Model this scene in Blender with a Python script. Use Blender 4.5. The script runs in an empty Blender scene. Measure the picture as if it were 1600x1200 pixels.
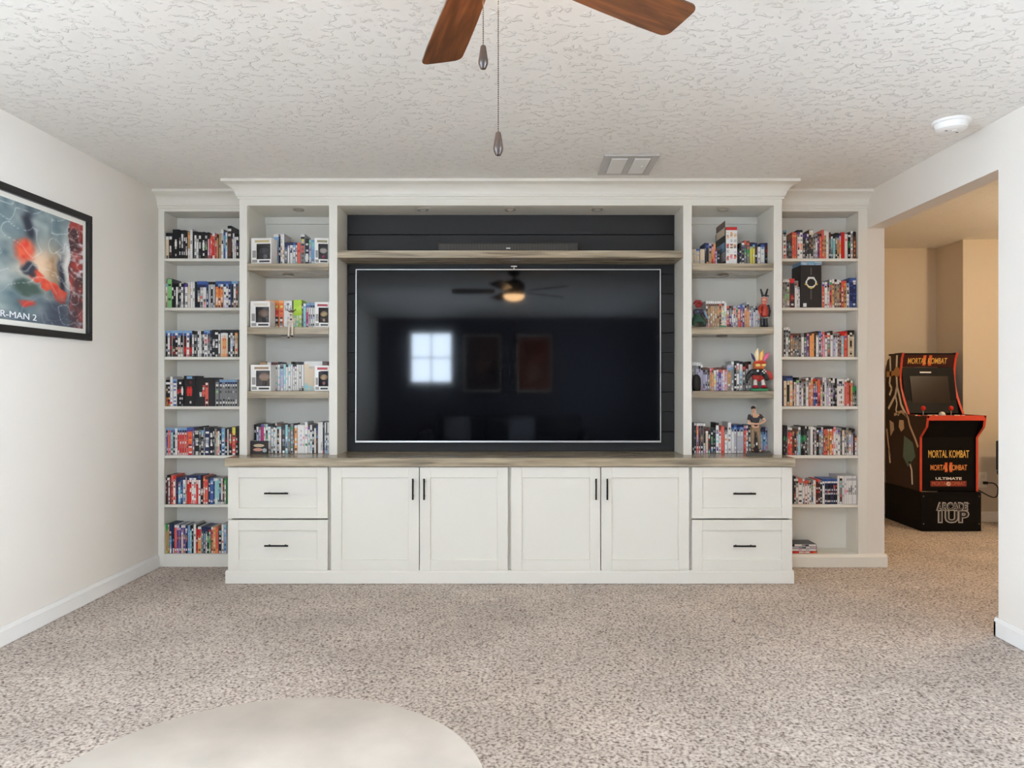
import bpy, bmesh, math, random
import numpy as np
from mathutils import Vector, Matrix
R = math.radians
SC = bpy.context.scene
COL = SC.collection
random.seed(7); np.random.seed(7)

# ---------------------------------------------------------------- camera, sky, light, exposure
F = 1150.0                        # focal length in pixels of the 1600 px wide frame
VPX, VPY, CH = 815.0, 600.0, 1.2  # vanishing point of the room, camera height
cam = bpy.data.cameras.new('camera'); camo = bpy.data.objects.new('camera', cam); COL.objects.link(camo)
cam.sensor_width = 36.0; cam.lens = 36.0 * F / 1600.0
cam.shift_x = -(VPX - 800) / 1600.0; cam.shift_y = (VPY - 600) / 1600.0
cam.clip_start = 0.02
camo.location = (0, 0, CH); camo.rotation_euler = (R(90), 0, 0)
SC.camera = camo

W = bpy.data.worlds.new('overcast_sky'); SC.world = W; W.use_nodes = True
bg = W.node_tree.nodes['Background']
bg.inputs['Color'].default_value = (0.83, 0.91, 1.0, 1); bg.inputs['Strength'].default_value = 60.0

def portal(name, loc, rot, sx, sy):
    l = bpy.data.lights.new(name, 'AREA'); l.shape = 'RECTANGLE'; l.size = sx; l.size_y = sy
    l.energy = 1.0; l.cycles.is_portal = True
    o = bpy.data.objects.new(name, l); COL.objects.link(o); o.location = loc; o.rotation_euler = rot
    return o
portal('window_portal_side', (-2.50, -0.20, 1.35), (0, R(-90), 0), 1.75, 1.5)
portal('added_window_portal', (2.40, -0.85, 1.35), (0, R(90), 0), 1.75, 2.9)  # portal of the window added to light the room from the doorway side
portal('window_portal_rear', (-1.50, -2.72, 1.80), (R(90), 0, 0), 0.9, 1.0)

def lamp(name, loc, energy, color, radius):
    l = bpy.data.lights.new(name, 'POINT'); l.energy = energy; l.color = color; l.shadow_soft_size = radius
    o = bpy.data.objects.new(name, l); COL.objects.link(o); o.location = loc
    return o
lamp('hall_bulb', (4.25, 4.6, 2.2), 48.0, (1.0, 0.76, 0.48), 0.10)

SC.view_settings.view_transform = 'Standard'; SC.view_settings.look = 'None'
SC.view_settings.gamma = 1.0; SC.view_settings.use_curve_mapping = False
SC.view_settings.exposure = 0.17
SC.cycles.max_bounces = 14; SC.cycles.diffuse_bounces = 8; SC.cycles.glossy_bounces = 5
SC.cycles.transparent_max_bounces = 12

# ---------------------------------------------------------------- helpers
def lin(c):
    out = []
    for v in c[:3]:
        v /= 255.0
        out.append(v / 12.92 if v <= 0.04045 else ((v + 0.055) / 1.055) ** 2.4)
    return tuple(out)

def P(px, py, Y):                 # a measured pixel at a known distance -> metres
    return ((px - VPX) * Y / F, Y, CH - (py - VPY) * Y / F)
def PX(px, Y): return (px - VPX) * Y / F
def PZ(py, Y): return CH - (py - VPY) * Y / F

MATS = {}
def mat(name, rgb=(200, 200, 200), rough=0.5, metal=0.0, emit=0.0, spec=0.5, coat=0.0):
    if name in MATS: return MATS[name]
    m = bpy.data.materials.new(name); m.use_nodes = True
    b = m.node_tree.nodes['Principled BSDF']
    b.inputs['Base Color'].default_value = (*lin(rgb), 1)
    b.inputs['Roughness'].default_value = rough
    b.inputs['Metallic'].default_value = metal
    b.inputs['Specular IOR Level'].default_value = spec
    b.inputs['Coat Weight'].default_value = coat
    if emit:
        b.inputs['Emission Color'].default_value = (*lin(rgb), 1)
        b.inputs['Emission Strength'].default_value = emit
    MATS[name] = m
    return m
def nodes(m): return m.node_tree.nodes, m.node_tree.links, m.node_tree.nodes['Principled BSDF']
def ramp_mat(name, stops, scale, detail=4.0, rough=0.5, stretch=(1, 1, 1), bump=0.0, bump_scale=None, dist=0.002, coat=0.0, distortion=0.0):
    m = mat(name, (128, 128, 128), rough, coat=coat)
    N, L, b = nodes(m)
    tc = N.new('ShaderNodeTexCoord'); mp = N.new('ShaderNodeMapping'); mp.inputs['Scale'].default_value = stretch
    L.new(tc.outputs['Object'], mp.inputs['Vector'])
    nz = N.new('ShaderNodeTexNoise'); nz.inputs['Scale'].default_value = scale; nz.inputs['Detail'].default_value = detail
    nz.inputs['Distortion'].default_value = distortion
    L.new(mp.outputs['Vector'], nz.inputs['Vector'])
    cr = N.new('ShaderNodeValToRGB'); cr.color_ramp.elements[0].position = stops[0][0]; cr.color_ramp.elements[0].color = (*lin(stops[0][1]), 1)
    cr.color_ramp.elements[1].position = stops[-1][0]; cr.color_ramp.elements[1].color = (*lin(stops[-1][1]), 1)
    for p, c in stops[1:-1]:
        e = cr.color_ramp.elements.new(p); e.color = (*lin(c), 1)
    L.new(nz.outputs['Fac'], cr.inputs['Fac']); L.new(cr.outputs['Color'], b.inputs['Base Color'])
    if bump:
        n2 = nz
        if bump_scale:
            n2 = N.new('ShaderNodeTexNoise'); n2.inputs['Scale'].default_value = bump_scale; n2.inputs['Detail'].default_value = 4
            L.new(mp.outputs['Vector'], n2.inputs['Vector'])
        bp = N.new('ShaderNodeBump'); bp.inputs['Strength'].default_value = bump; bp.inputs['Distance'].default_value = dist
        L.new(n2.outputs['Fac'], bp.inputs['Height']); L.new(bp.outputs['Normal'], b.inputs['Normal'])
    return m

def link(o, parent=None):
    COL.objects.link(o)
    if parent is not None:
        o.parent = parent
        if parent.type == 'EMPTY': o.matrix_parent_inverse = Matrix.Translation(-Vector(parent.location))
    return o
def tag(o, label, cat, group=None, kind=None):
    o['label'] = label; o['category'] = cat
    if group: o['group'] = group
    if kind: o['kind'] = kind
    return o
def thing(name, loc, label, cat, group=None):
    o = bpy.data.objects.new(name, None); COL.objects.link(o); o.location = loc
    o.empty_display_size = 0.05
    return tag(o, label, cat, group)

class B:
    """collects shapes in world metres and links them as ONE mesh object"""
    def __init__(s): s.v = []; s.f = []; s.m = []; s.mi = 0; s.mats = []
    def add(s, vs, fs):
        n = len(s.v); s.v += [tuple(v) for v in vs]; s.f += [tuple(i + n for i in f) for f in fs]; s.m += [s.mi] * len(fs); return s
    def use(s, m):
        if m not in s.mats: s.mats.append(m)
        s.mi = s.mats.index(m); return s
    def box(s, a, b):
        x0, x1 = sorted((a[0], b[0])); y0, y1 = sorted((a[1], b[1])); z0, z1 = sorted((a[2], b[2]))
        return s.add([(x0, y0, z0), (x1, y0, z0), (x1, y1, z0), (x0, y1, z0), (x0, y0, z1), (x1, y0, z1), (x1, y1, z1), (x0, y1, z1)],
                     [(3, 2, 1, 0), (4, 5, 6, 7), (0, 1, 5, 4), (1, 2, 6, 5), (2, 3, 7, 6), (3, 0, 4, 7)])
    def tube(s, pts, r, n=8, closed=False):
        pts = [Vector(p) for p in pts]; rs = r if isinstance(r, (list, tuple)) else [r] * len(pts)
        vs = []; up = None
        for i, p in enumerate(pts):
            if closed: d = pts[(i + 1) % len(pts)] - pts[i - 1]
            else: d = pts[min(i + 1, len(pts) - 1)] - pts[max(i - 1, 0)]
            d.normalize()
            if up is None: up = Vector((0, 0, 1)) if abs(d.z) < 0.9 else Vector((0, 1, 0))
            u = d.cross(up)
            if u.length < 1e-6: u = d.cross(Vector((1, 0, 0)))
            u.normalize(); w = u.cross(d); up = w
            for k in range(n):
                a = 2 * math.pi * k / n
                vs.append(p + (u * math.cos(a) + w * math.sin(a)) * rs[i])
        fs = []; m = len(pts)
        for i in range(m if closed else m - 1):
            j = (i + 1) % m
            for k in range(n):
                q = (k + 1) % n
                fs.append((i * n + k, i * n + q, j * n + q, j * n + k))
        if not closed:
            fs.append(tuple(range(n - 1, -1, -1))); fs.append(tuple((m - 1) * n + k for k in range(n)))
        return s.add(vs, fs)
    def lathe(s, prof, c, n=24):
        """profile (radius, z) turned about the vertical through c"""
        vs = []; fs = []
        for r, z in prof:
            for k in range(n):
                a = 2 * math.pi * k / n
                vs.append((c[0] + r * math.cos(a), c[1] + r * math.sin(a), c[2] + z))
        for i in range(len(prof) - 1):
            for k in range(n):
                q = (k + 1) % n
                fs.append((i * n + k, i * n + q, (i + 1) * n + q, (i + 1) * n + k))
        fs.append(tuple(range(n - 1, -1, -1))); fs.append(tuple((len(prof) - 1) * n + k for k in range(n)))
        return s.add(vs, fs)
    def ball(s, c, r, n=10, sx=1, sy=1, sz=1):
        prof = [(max(1e-4, r * math.sin(math.pi * i / (n // 2 + 1))), -r * math.cos(math.pi * i / (n // 2 + 1))) for i in range(n // 2 + 2)]
        a = len(s.v); s.lathe(prof, (0, 0, 0), n)
        for i in range(a, len(s.v)):
            x, y, z = s.v[i]; s.v[i] = (c[0] + x * sx, c[1] + y * sy, c[2] + z * sz)
        return s
    def prism(s, poly, axis, t0, t1):
        """polygon in the two other axes, pushed along axis"""
        def pt(a, b, t): return {'x': (t, a, b), 'y': (a, t, b), 'z': (a, b, t)}[axis]
        n = len(poly)
        vs = [pt(a, b, t0) for a, b in poly] + [pt(a, b, t1) for a, b in poly]
        fs = [tuple(range(n - 1, -1, -1)), tuple(range(n, 2 * n))] + [(i, (i + 1) % n, n + (i + 1) % n, n + i) for i in range(n)]
        return s.add(vs, fs)
    def xform(s, M, start=0):
        for i in range(start, len(s.v)): s.v[i] = tuple(M @ Vector(s.v[i]))
        return s
    def make(s, name, m=None, parent=None, smooth=False, bevel=0.0, seg=2, fix=True):
        me = bpy.data.meshes.new(name); me.from_pydata(s.v, [], s.f)
        if fix:
            bm = bmesh.new(); bm.from_mesh(me); bmesh.ops.recalc_face_normals(bm, faces=bm.faces); bm.to_mesh(me); bm.free()
        if s.mats:
            for mm in s.mats: me.materials.append(mm)
            me.polygons.foreach_set('material_index', s.m)
        elif m: me.materials.append(m)
        if smooth:
            me.polygons.foreach_set('use_smooth', [True] * len(me.polygons))
            me.set_sharp_from_angle(angle=R(38))
        o = bpy.data.objects.new(name, me); link(o, parent)
        if bevel:
            bv = o.modifiers.new('edge', 'BEVEL'); bv.width = bevel; bv.segments = seg; bv.limit_method = 'ANGLE'; bv.angle_limit = R(40)
        return o
def struct(o):
    o['kind'] = 'structure'; return o

def skin(name, pts, edges, m, parent, sub=2):
    me = bpy.data.meshes.new(name); me.from_pydata([p[:3] for p in pts], edges, [])
    me.materials.append(m)
    o = bpy.data.objects.new(name, me); link(o, parent)
    md = o.modifiers.new('skin', 'SKIN'); md.use_smooth_shade = True
    for i, p in enumerate(pts):
        sv = me.skin_vertices[0].data[i]; sv.radius = (p[3], p[3]); sv.use_root = (i == 0)
    ss = o.modifiers.new('sub', 'SUBSURF'); ss.levels = sub; ss.render_levels = sub
    return o

def lettering(text, m, center, width, height, parent, face='-y', name='lettering', depth=0.0006, bold=0.0):
    cu = bpy.data.curves.new(name, 'FONT'); cu.body = text; cu.align_x = 'CENTER'; cu.align_y = 'CENTER'
    cu.extrude = depth; cu.offset = bold; cu.size = 1.0; cu.resolution_u = 3
    cu.materials.append(m)
    o = bpy.data.objects.new(name, cu); COL.objects.link(o)
    bpy.context.view_layer.update()
    d = o.dimensions.copy()
    me = bpy.data.meshes.new_from_object(o.evaluated_get(bpy.context.evaluated_depsgraph_get()))
    bpy.data.objects.remove(o); o = bpy.data.objects.new(name, me); COL.objects.link(o)
    o.scale = (width / max(d.x, 1e-6), height / max(d.y, 1e-6), 1)
    o.rotation_euler = {'-y': (R(90), 0, 0), '+x': (R(90), 0, R(90)), '-x': (R(90), 0, R(-90)), 'spine': (R(90), R(90), 0)}[face]
    o.location = center
    if parent is not None:
        o.parent = parent
        if parent.type == 'EMPTY': o.matrix_parent_inverse = Matrix.Translation(-Vector(parent.location))
    return o
# ---------------------------------------------------------------- materials of the setting
def bump_on(m, scale, strength, dist, lo=None, hi=None, detail=4, stretch=(1, 1, 1), distortion=0.0):
    N, L, b = nodes(m)
    tc = N.new('ShaderNodeTexCoord'); mp = N.new('ShaderNodeMapping'); mp.inputs['Scale'].default_value = stretch
    L.new(tc.outputs['Object'], mp.inputs['Vector'])
    nz = N.new('ShaderNodeTexNoise'); nz.inputs['Scale'].default_value = scale; nz.inputs['Detail'].default_value = detail
    nz.inputs['Distortion'].default_value = distortion
    L.new(mp.outputs['Vector'], nz.inputs['Vector'])
    h = nz.outputs['Fac']
    if lo is not None:
        mr = N.new('ShaderNodeMapRange'); mr.interpolation_type = 'SMOOTHSTEP'
        mr.inputs['From Min'].default_value = lo; mr.inputs['From Max'].default_value = hi
        L.new(h, mr.inputs['Value']); h = mr.outputs['Result']
    bp = N.new('ShaderNodeBump'); bp.inputs['Strength'].default_value = strength; bp.inputs['Distance'].default_value = dist
    L.new(h, bp.inputs['Height']); L.new(bp.outputs['Normal'], b.inputs['Normal'])
    return m
M_WALL = bump_on(mat('greige_wall_paint', (228, 222, 213), 0.75), 90, 0.25, 0.001)
M_HALL = bump_on(mat('tan_hall_paint', (208, 196, 178), 0.75), 90, 0.25, 0.001)
M_CEIL = bump_on(mat('knockdown_ceiling_paint', (240, 238, 233), 0.8), 24, 0.85, 0.005, 0.54, 0.64, 4, (1, 1.2, 1), 0.6)
M_PAINT = bump_on(mat('off_white_cabinet_paint', (231, 228, 218), 0.42), 60, 0.06, 0.0006)
M_TRIM = mat('white_trim_paint', (232, 230, 226), 0.45)
M_CARPET = ramp_mat('speckled_carpet', [(0.30, (104, 92, 85)), (0.40, (152, 139, 129)), (0.50, (192, 180, 170)), (0.72, (218, 208, 198))], 85, 3, 0.95)
def brushed(m):                    # broad paler and darker sweeps where the pile has been brushed
    N, L, b = nodes(m); src = b.inputs['Base Color'].links[0].from_socket
    tc = N.new('ShaderNodeTexCoord'); nz = N.new('ShaderNodeTexNoise'); nz.inputs['Scale'].default_value = 2.2; nz.inputs['Detail'].default_value = 3
    L.new(tc.outputs['Object'], nz.inputs['Vector'])
    mr = N.new('ShaderNodeMapRange'); mr.inputs['From Min'].default_value = .35; mr.inputs['From Max'].default_value = .65
    mr.inputs['To Min'].default_value = .88; mr.inputs['To Max'].default_value = 1.06; L.new(nz.outputs['Fac'], mr.inputs['Value'])
    mx = N.new('ShaderNodeVectorMath'); mx.operation = 'SCALE'; L.new(src, mx.inputs[0]); L.new(mr.outputs['Result'], mx.inputs['Scale'])
    L.new(mx.outputs['Vector'], b.inputs['Base Color'])
brushed(M_CARPET)
M_WOOD = ramp_mat('grey_stained_wood', [(0.28, (108, 95, 76)), (0.5, (160, 145, 120)), (0.72, (192, 176, 150))], 7, 7, 0.26, (0.35, 6, 6), coat=0.25, distortion=0.6)
M_BOARD = mat('black_board_paint', (30, 28, 28), 0.55)
M_BLACK = mat('black_metal', (24, 23, 23), 0.35, 0.6)
M_CHROME = mat('brushed_nickel', (190, 188, 182), 0.3, 1.0)
M_LENS = mat('frosted_lens', (225, 222, 214), 0.4)

def thin_glass(name, tint=(235, 240, 245)):
    m = bpy.data.materials.new(name); m.use_nodes = True; N = m.node_tree.nodes; L = m.node_tree.links
    N.remove(N['Principled BSDF']); out = N['Material Output']
    t = N.new('ShaderNodeBsdfTransparent'); t.inputs['Color'].default_value = (*lin(tint), 1)
    g = N.new('ShaderNodeBsdfGlossy'); g.inputs['Roughness'].default_value = 0.03
    fr = N.new('ShaderNodeFresnel'); fr.inputs['IOR'].default_value = 1.45
    mx = N.new('ShaderNodeMixShader'); L.new(fr.outputs['Fac'], mx.inputs['Fac']); L.new(t.outputs[0], mx.inputs[1]); L.new(g.outputs[0], mx.inputs[2])
    L.new(mx.outputs[0], out.inputs['Surface']); return m
M_GLASS = thin_glass('window_glass')
M_FILM = thin_glass('clear_film', (245, 246, 248))

# ---------------------------------------------------------------- the room shell
XL, XR, YB, YR, ZC = -2.385, 2.27, 5.03, -2.60, 2.46
XH = 2.383                          # hall side of the doorway wall
# floor: one carpet mesh, with a knotted pile where the camera sees it
def carpet():
    x0, x1, y0, y1, st = -2.50, 4.35, 1.15, 6.95, 0.014
    nx = int((x1 - x0) / st) + 1; ny = int((y1 - y0) / st) + 1
    X, Y = np.meshgrid(np.linspace(x0, x1, nx), np.linspace(y0, y1, ny))
    Z = np.random.rand(ny, nx) * 0.011 - 0.008
    Zs = Z.copy(); Zs[1:-1, 1:-1] = 0.5 * Z[1:-1, 1:-1] + 0.125 * (Z[:-2, 1:-1] + Z[2:, 1:-1] + Z[1:-1, :-2] + Z[1:-1, 2:])
    jx = (np.random.rand(ny, nx) - .5) * st * .6; jy = (np.random.rand(ny, nx) - .5) * st * .6
    jx[:, [0, -1]] = 0; jy[[0, -1], :] = 0
    co = np.stack([X + jx, Y + jy, Zs], -1).reshape(-1, 3)
    i = (np.arange(ny - 1)[:, None] * nx + np.arange(nx - 1)[None, :]).reshape(-1)
    q = np.stack([i, i + 1, i + 1 + nx, i + nx], -1)
    # plain carpet outside the camera's view
    ext = np.array([(-2.5, -2.7, -.003), (5.6, -2.7, -.003), (5.6, 1.15, -.003), (-2.5, 1.15, -.003), (4.35, 1.15, -.003), (5.6, 6.95, -.003), (4.35, 6.95, -.003)])
    n = len(co); co = np.vstack([co, ext])
    q = np.vstack([q, np.array([[n, n + 1, n + 2, n + 3], [n + 4, n + 2, n + 5, n + 6]])])
    me = bpy.data.meshes.new('floor'); me.vertices.add(len(co)); me.vertices.foreach_set('co', co.reshape(-1))
    me.loops.add(q.size); me.loops.foreach_set('vertex_index', q.reshape(-1).astype(np.int32))
    me.polygons.add(len(q)); me.polygons.foreach_set('loop_start', np.arange(0, q.size, 4, dtype=np.int32))
    me.polygons.foreach_set('use_smooth', np.ones(len(q), bool))
    me.update(calc_edges=True); me.validate(); me.materials.append(M_CARPET)
    o = bpy.data.objects.new('floor', me); COL.objects.link(o); struct(o)
    o['label'] = 'mottled grey beige cut pile carpet'
carpet()

struct(B().box((XL - .12, YR - .12, ZC), (5.6, 6.95, ZC + .1)).make('ceiling', M_CEIL))
# poster wall with the side window's opening (y -.95...55)
w = B(); wy0, wy1, wz0, wz1 = -.95, 0.55, 0.50, 2.20
w.box((XL - .12, YR - .12, -.02), (XL, wy0, ZC)).box((XL - .12, wy1, -.02), (XL, YB + .12, ZC))
w.box((XL - .12, wy0, -.02), (XL, wy1, wz0)).box((XL - .12, wy0, wz1), (XL, wy1, ZC))
struct(w.make('wall_left', M_WALL))
struct(B().box((XL, YB, -.02), (XH, YB + .12, ZC)).make('wall_back', M_WALL))
# wall behind the camera with its small window
rx0, rx1, rz0, rz1 = -1.87, -1.13, 1.36, 2.25
w = B().box((XL, YR - .12, -.02), (rx0, YR, ZC)).box((rx1, YR - .12, -.02), (XR + .12, YR, ZC))
w.box((rx0, YR - .12, -.02), (rx1, YR, rz0)).box((rx0, YR - .12, rz1), (rx1, YR, ZC))
struct(w.make('wall_front', bump_on(mat('shade_darkened_wall_paint', (84, 86, 98), 0.8), 90, 0.25, 0.001)))  # low light at this wall is put into its dark colour
# wall with the wide opening to the hall
OY0, OY1, OZ = 3.504, 4.834, 2.222
vy0_, vy1_ = -2.25, .55      # unseen window added on this side to even out the light
w = B().box((XR, YR, -.02), (XH, vy0_, ZC)).box((XR, vy1_, -.02), (XH, OY0, ZC)).box((XR, vy0_, -.02), (XH, vy1_, wz0)).box((XR, vy0_, wz1), (XH, vy1_, ZC)).box((XR, OY0, OZ), (XH, OY1, ZC)).box((XR, OY1, -.02), (XH, YB, ZC))
struct(w.make('wall_right', M_WALL))
# the hall
w = B().box((XH, 6.83, -.02), (3.85, 6.95, ZC)).box((3.85, 6.42, -.02), (3.95, 6.95, ZC)).box((3.95, 6.42, -.02), (5.5, 6.52, ZC))
w.box((5.5, 1.9, -.02), (5.6, 6.52, ZC)).box((XH, 1.9, -.02), (5.5, 2.0, ZC)).box((XH - .1, YB + .12, -.02), (XH, 6.95, ZC))
struct(w.make('wall_hall', M_HALL))

def base_profile(h=0.088, t=0.014): return [(0, 0), (t, 0), (t, h * .78), (t * .55, h * .9), (t * .4, h), (0, h)]
def baseboard(name, runs):
    b = B()
    for kind, a, lo, hi, sgn in runs:
        pr = [(a + sgn * u, z) for u, z in base_profile()]
        b.prism(pr, 'y' if kind == 'x' else 'x', lo, hi)
    return struct(b.make(name, M_TRIM))
baseboard('baseboard_left', [('x', XL, YR, 4.82, 1)])
baseboard('baseboard_right', [('x', XR, YR, OY0 + .014, -1), ('y', OY0, XR - .014, XH, 1)])
baseboard('baseboard_hall', [('y', 6.42, 3.836, 5.5, -1), ('x', 3.85, 6.406, 6.83, -1), ('y', 6.83, XH, 3.85, -1)])
baseboard('baseboard_front', [('y', YR, XL, XR, 1)])

def window(name, axis, fixed, a0, a1, z0, z1, nx, nz, sg=1):
    """a framed window: casing, sash, muntins and each pane its own child"""
    g = bpy.data.objects.new(name, None); COL.objects.link(g); g['kind'] = 'structure'
    cx = (a0 + a1) / 2; g.location = (fixed, cx, z0) if axis == 'x' else (cx, fixed, z0)
    def bx(b, p0, p1, d0, d1, za, zb):
        d0 *= sg; d1 *= sg
        if axis == 'x': b.box((fixed + d0, p0, za), (fixed + d1, p1, zb))
        else: b.box((p0, fixed + d0, za), (p1, fixed + d1, zb))
    f = B(); t = .045
    for p0, p1, za, zb in ((a0, a0 + t, z0, z1), (a1 - t, a1, z0, z1), (a0 + t, a1 - t, z0, z0 + t), (a0 + t, a1 - t, z1 - t, z1)): bx(f, p0, p1, -.09, -.05, za, zb)
    f.make('window_frame', M_TRIM, g)
    mu = B()
    for i in range(1, nx): c = a0 + (a1 - a0) * i / nx; bx(mu, c - .009, c + .009, -.08, -.055, z0 + t, z1 - t)
    for i in range(1, nz): c = z0 + (z1 - z0) * i / nz; bx(mu, a0 + t, a1 - t, -.08, -.056, c - .009, c + .009)
    mu.make('muntin', M_TRIM, g)
    s = B(); bx(s, a0 - .03, a1 + .03, -.05, .03, z0 - .025, z0 - .0005); s.make('window_sill', M_TRIM, g)
    for i in range(nx):
        for k in range(nz):
            p = B(); w0 = a0 + (a1 - a0) * i / nx; w1 = a0 + (a1 - a0) * (i + 1) / nx; q0 = z0 + (z1 - z0) * k / nz; q1 = z0 + (z1 - z0) * (k + 1) / nz
            bx(p, w0 + .004, w1 - .004, -.070, -.066, q0 + .004, q1 - .004); p.make('pane', M_GLASS, g)
window('window_1', 'x', XL, wy0, wy1, wz0, wz1, 4, 3)
window('window_2', 'y', YR, rx0, rx1, rz0, rz1, 2, 2)
window('added_fill_window', 'x', XR, vy0_, vy1_, wz0, wz1, 4, 3, -1)  # added out of view as extra daylight
# ---------------------------------------------------------------- the built-in media wall
YU, YF, YT = 4.59, 4.44, 4.83       # faces of hutch, base cabinets, tall bookcases
U0, U1 = -1.760, 1.6245             # sides of the hutch
ZN = 2.3136                          # underside of the hutch's top
ZCT = 0.757                          # counter height

# base cabinets: a carcass with overlay shaker fronts
def front(name, x0, x1, z0, z1, parent, handle):
    """shaker front: frame + recessed panel + bar handle"""
    s = 0.064; y0 = YF - .012; y1 = YF + .009
    b = B().box((x0, y0, z0), (x0 + s, y1, z1)).box((x1 - s, y0, z0), (x1, y1, z1))
    b.box((x0 + s, y0, z0), (x1 - s, y1, z0 + s)).box((x0 + s, y0, z1 - s), (x1 - s, y1, z1))
    d = b.make(name, M_PAINT, parent, bevel=.0015, seg=1)
    B().box((x0 + s - .004, y0 + .014, z0 + s - .004), (x1 - s + .004, y1 - .003, z1 - s + .004)).make('recessed_panel', M_PAINT, d)
    (ax, az, bx_, bz) = handle; yh = y0 - .028
    h = B().tube([(ax, yh, az), (bx_, yh, bz)], .0056, 8)
    for t in (.16, .84):
        x = ax + (bx_ - ax) * t; z = az + (bz - az) * t
        h.tube([(x, yh, z), (x, y0 - .0002, z)], .0045, 8)
    hd = h.make('handle', M_BLACK, d, smooth=True); hd['label'] = 'matt black bar pull'
ZB, ZTOP = 0.078, 0.699
def cabinet(label, x0, x1):
    t = thing('base_cabinet', ((x0 + x1) / 2, 4.68, ZB), label, 'cabinet', 'base cabinets under the counter')
    b = B()
    b.box((x0, YF + .018, ZB), (x0 + .02, 4.92, .704)).box((x1 - .02, YF + .018, ZB), (x1, 4.92, .704))
    b.box((x0 + .02, YF + .018, ZB), (x1 - .02, 4.92, ZB + .02)).box((x0 + .02, 4.90, ZB + .02), (x1 - .02, 4.92, .704))
    b.box((x0 + .02, YF + .018, .682), (x1 - .02, 4.90, .704))
    b.make('carcass', M_PAINT, t)
    return t
yk = YF - .012
def X4(px): return PX(px, yk)
c = cabinet('off white two drawer base cabinet below the niche by the poster wall', X4(354.5), X4(514.4))
hz = PZ(771, yk - .028); hx0, hx1 = PX(413, 4.40), PX(450, 4.40)
front('drawer', X4(356), X4(512), PZ(810.2, yk), PZ(730, yk), c, (hx0, hz, hx1, hz))
hz = PZ(853, yk - .028); front('drawer', X4(356), X4(512), PZ(891.5, yk), PZ(812.5, yk), c, (hx0, hz, hx1, hz))
za, zb = PZ(748, 4.40), PZ(781, 4.40)
c = cabinet('off white two door base cabinet beside the poster-side drawers', X4(514.6), X4(796))
h = PX(645, 4.40); front('door', X4(517), X4(654.6), PZ(891.5, yk), PZ(730, yk), c, (h, za, h, zb))
h = PX(662.5, 4.40); front('door', X4(655.8), X4(793.5), PZ(891.5, yk), PZ(730, yk), c, (h, za, h, zb))
c = cabinet('off white two door base cabinet beside the doorway-side drawers', X4(796.2), X4(1078.6))
h = PX(931.5, 4.40); front('door', X4(798.5), X4(938), PZ(891.5, yk), PZ(730, yk), c, (h, za, h, zb))
h = PX(949, 4.40); front('door', X4(939.4), X4(1077), PZ(891.5, yk), PZ(730, yk), c, (h, za, h, zb))
c = cabinet('off white two drawer base cabinet below the niche by the doorway', X4(1078.8), X4(1239.6))
hz = PZ(771.5, yk - .028); hx0, hx1 = PX(1146, 4.40), PX(1181, 4.40)
front('drawer', X4(1081), X4(1238), PZ(810.2, yk), PZ(730, yk), c, (hx0, hz, hx1, hz))
hz = PZ(853.5, yk - .028); front('drawer', X4(1081), X4(1238), PZ(891.5, yk), PZ(812.5, yk), c, (hx0, hz, hx1, hz))

pl = [(YF - .016, 0), (YF - .016, .066), (YF - .010, .073), (YF - .006, .0775), (4.82, .0775), (4.82, 0)]
o = B().prism(pl, 'x', PX(352, YF - .016), PX(1241, YF - .016)).make('plinth', M_PAINT)
tag(o, 'off white plinth board running below the base cabinets', 'plinth')

o = B().box((PX(351, 4.405), 4.405, .7052), (PX(1243, 4.405), 4.925, ZCT)).make('countertop', M_WOOD, bevel=.002)
tag(o, 'long grey-brown stained wood countertop under the television', 'countertop')

# hutch on the counter
H = thing('hutch', ((U0 + U1) / 2, 4.76, ZCT), 'off white shelving hutch framing the television above the wood counter', 'cabinet')
XS = [PX(p, YU) for p in (374, 386, 514, 527, 1067.5, 1081, 1209, 1222)]
for i in (0, 2, 4, 6):
    B().box((XS[i], YU, ZCT + .0005), (XS[i + 1], YU + .02, ZN)).make('stile', M_PAINT, H, bevel=.0012, seg=1)
B().box((U0, YU, ZN), (U1, YU + .02, 2.455)).make('top_rail', M_PAINT, H)
for x0, x1 in ((XS[0], XS[0] + .02), (XS[7] - .02, XS[7])):
    B().box((x0, YU + .02, ZCT + .0005), (x1, 5.025, 2.455)).make('side_panel', M_PAINT, H)
for x0, x1 in ((XS[0] + .02, XS[1]), (XS[2], XS[3]), (XS[4], XS[5]), (XS[6], XS[7] - .02)):
    B().box((x0, YU + .02, ZCT + .0005), (x1, 4.93, ZN)).make('divider', M_PAINT, H)
B().box((U0 + .02, YU + .02, ZN), (U1 - .02, 4.93, ZN + .02)).make('top_panel', M_PAINT, H)
for x0, x1 in ((XS[1], XS[2]), (XS[5], XS[6])):
    B().box((x0, 4.93, ZCT + .0005), (x1, 4.945, ZN)).make('back_panel', M_PAINT, H)
    B().box((x0, 4.912, 2.268), (x1, 4.93, ZN)).make('nailing_rail', M_PAINT, H)
B().box((XS[3], 4.868, ZCT + .0005), (XS[4], 4.88, ZN)).make('backing', M_BOARD, H)['label'] = 'black backing behind the boards'
# black shiplap boards, one by one
z = ZCT + .0005; k = 0; zs = [ZCT + .0005] + [PZ(y, 4.85) for y in (674.4, 643.5, 612.7, 582, 551.3, 520.6, 489.9, 459.2, 428.5, 397.8, 367, 335.5)] + [ZN]
for a, b_ in zip(zs, zs[1:]):
    B().box((XS[3] + .001, 4.850, a + (.0 if k == 0 else .0025)), (XS[4] - .001, 4.867, b_ - .0015)).make('plank', M_BOARD, H, bevel=.0015, seg=1); k += 1
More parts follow.
